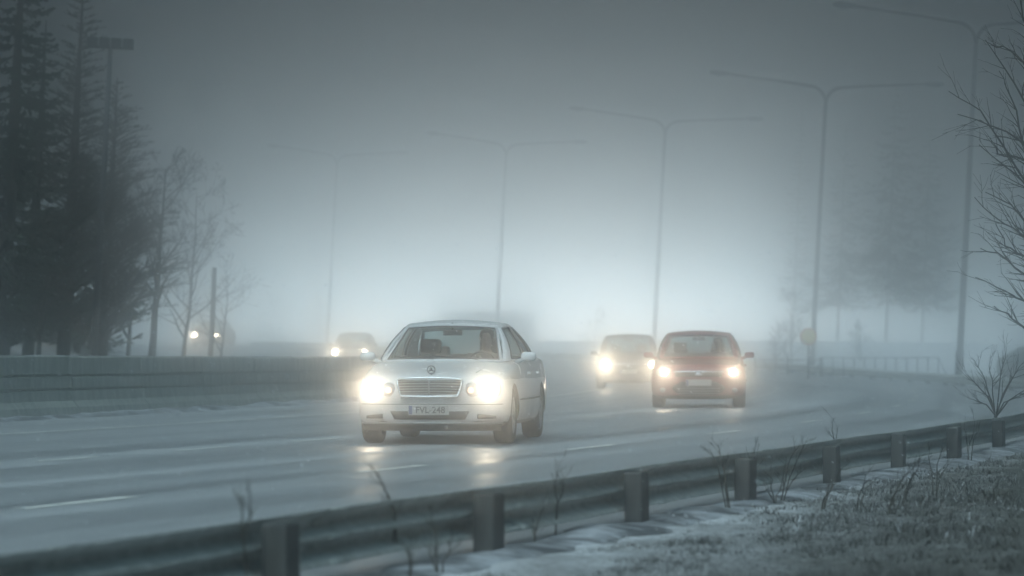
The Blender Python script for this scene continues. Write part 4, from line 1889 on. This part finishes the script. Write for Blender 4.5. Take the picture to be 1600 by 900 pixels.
# oncoming cars beyond the wall
G2 = 'far oncoming cars beyond the concrete wall'
far1 = copy_tree(dark)
far1['label'] = 'far oncoming car whose two round headlights shine just over the concrete wall'
far1['group'] = G2
set_car(far1, -6.80, 155, -3, .30)
far2 = copy_tree(far1)
far2['label'] = 'far car seen as two small lights through the bare trees by the wooden post'
set_car(far2, (334 - 800) * 204 / FPX, 204, -8, H((334 - 800) * 204 / FPX, 204))
far3 = copy_tree(far1)
far3['label'] = 'far car seen as a single small light among the trees near the left edge'
set_car(far3, (108 - 800) * 112 / FPX, 112, -10, H((108 - 800) * 112 / FPX, 112))
print('FAR z', [tuple(round(q, 2) for q in o.location) for o in (far1, far2, far3, parked)])


# ------------------------------------------------------------------ people in the cars
def skinned(name, verts, edges, radii, mat, parent=None, lvl=2, extra=None):
    me = bpy.data.meshes.new(name)
    me.from_pydata(verts, edges, [])
    o = bpy.data.objects.new('tmp_skin', me)
    col.objects.link(o)
    sk = o.modifiers.new('skin', 'SKIN')
    sk.use_smooth_shade = True
    sv = me.skin_vertices[0].data
    for i, r_ in enumerate(radii):
        sv[i].radius = r_ if isinstance(r_, tuple) else (r_, r_)
    sv[0].use_root = True
    su = o.modifiers.new('sub', 'SUBSURF')
    su.levels = su.render_levels = lvl
    me2 = evaluated(o)
    bpy.data.objects.remove(o)
    me2.materials.clear()
    me2.materials.append(mat)
    if extra:
        bm = bmesh.new()
        bm.from_mesh(me2)
        tmpm = extra.mesh('x', [mat], True)
        bm.from_mesh(tmpm)
        bm.to_mesh(me2)
        bm.free()
    me2.name = name
    me2.polygons.foreach_set('use_smooth', [True] * len(me2.polygons))
    r_ = bpy.data.objects.new(name, me2)
    col.objects.link(r_)
    if parent:
        r_.parent = parent
    return r_


def driver(label, seat_m):
    """seated figure, hips at the origin, facing -Y, hands on the wheel"""
    t = thing('person', label, 'person')
    V, E, Rr = [], [], []

    def nv(p, r_, par=None):
        V.append(p)
        Rr.append(r_)
        if par is not None:
            E.append((par, len(V) - 1))
        return len(V) - 1
    pel = nv((0, 0, .08), (.15, .11))
    wa = nv((0, .02, .22), (.13, .095), pel)
    chs = nv((0, .05, .40), (.15, .10), wa)
    nk0 = nv((0, .05, .53), (.07, .06), chs)
    nk = nv((0, .03, .60), (.052, .055), nk0)
    h1 = nv((0, .01, .665), (.066, .08), nk)
    h2 = nv((0, .01, .74), (.074, .092), h1)
    nv((0, .02, .80), (.058, .074), h2)
    for sg in (-1, 1):
        sh_ = nv((sg * .17, .05, .485), (.058, .055), chs)
        el_ = nv((sg * .25, -.13, .30), (.042, .042), sh_)
        wr_ = nv((sg * .19, -.34, .40), (.026, .024), el_)
        pm_ = nv((sg * .18, -.395, .425), (.034, .018), wr_)
        for f in range(4):
            k1 = nv((sg * (.152 + .018 * f), -.43, .445 - .004 * f), .010, pm_)
            k2 = nv((sg * (.150 + .018 * f), -.455, .432 - .004 * f), .0085, k1)
            nv((sg * (.150 + .018 * f), -.448, .408), .0075, k2)
        th = nv((sg * .148, -.40, .415), .011, pm_)
        nv((sg * .138, -.425, .405), .009, th)
        hip = nv((sg * .10, -.02, .05), (.085, .085), pel)
        kn = nv((sg * .13, -.44, .12), (.062, .06), hip)
        an = nv((sg * .13, -.70, -.20), (.042, .042), kn)
        nv((sg * .13, -.82, -.20), (.04, .03), an)
    ex = MB()
    ex.ellipsoid((0, -.088, .715), (.012, .018, .022), 8, 6)
    for sg in (-1, 1):
        ex.ellipsoid((sg * .028, -.078, .735), (.012, .008, .008), 8, 6)
        ex.ellipsoid((sg * .078, .01, .725), (.010, .018, .030), 8, 6)
    ex.ellipsoid((0, -.080, .675), (.022, .008, .006), 8, 6)
    skinned('body', V, E, Rr, M['skin'], t, 2, ex)
    jv = [(0, 0, .08), (0, .02, .22), (0, .05, .40), (0, .05, .52), (.18, .05, .48), (.255, -.13, .295), (.20, -.31, .385), (-.18, .05, .48), (-.255, -.13, .295), (-.20, -.31, .385), (0, .04, .57)]
    skinned('jacket', jv, [(0, 1), (1, 2), (2, 3), (2, 4), (4, 5), (5, 6), (2, 7), (7, 8), (8, 9), (3, 10)],
            [(.17, .13), (.15, .12), (.17, .125), (.095, .085), .078, .062, .042, .078, .062, .042, (.072, .07)], M['jacket'], t)
    tv = [(0, 0, .07), (.10, -.03, .05), (.13, -.44, .12), (.13, -.67, -.16), (-.10, -.03, .05), (-.13, -.44, .12), (-.13, -.67, -.16)]
    skinned('trousers', tv, [(0, 1), (1, 2), (2, 3), (0, 4), (4, 5), (5, 6)], [(.16, .12), .10, .076, .056, .10, .076, .056], M['ink'], t)
    hr_ = MB()
    hr_.ellipsoid((0, .03, .765), (.090, .098, .085), 18, 12)
    for i, p in enumerate(hr_.v):
        if p[1] < -.045 and p[2] < .79:
            hr_.v[i] = (p[0], -.03, max(p[2], .78))
    hr_.build('hair', M['hair'], t, True)
    return t


def seat_in(o, car, lx, yy, zz):
    mw_ = Matrix.Translation(car.location) @ Matrix.Rotation(car.rotation_euler.z, 4, 'Z')
    p = mw_ @ Vector((lx, yy, zz))
    o.location = p
    o.rotation_euler = (0, 0, car.rotation_euler.z)


d1 = driver('dark-haired driver in a dark jacket at the wheel of the silver-white saloon', None)
seat_in(d1, white, .37, ly(2.30) + .02, .50)
d2 = copy_tree(d1)
d2['label'] = 'driver in a dark jacket behind the windscreen of the red car'
seat_in(d2, red, .36, ly2(2.15) + .02, .49)
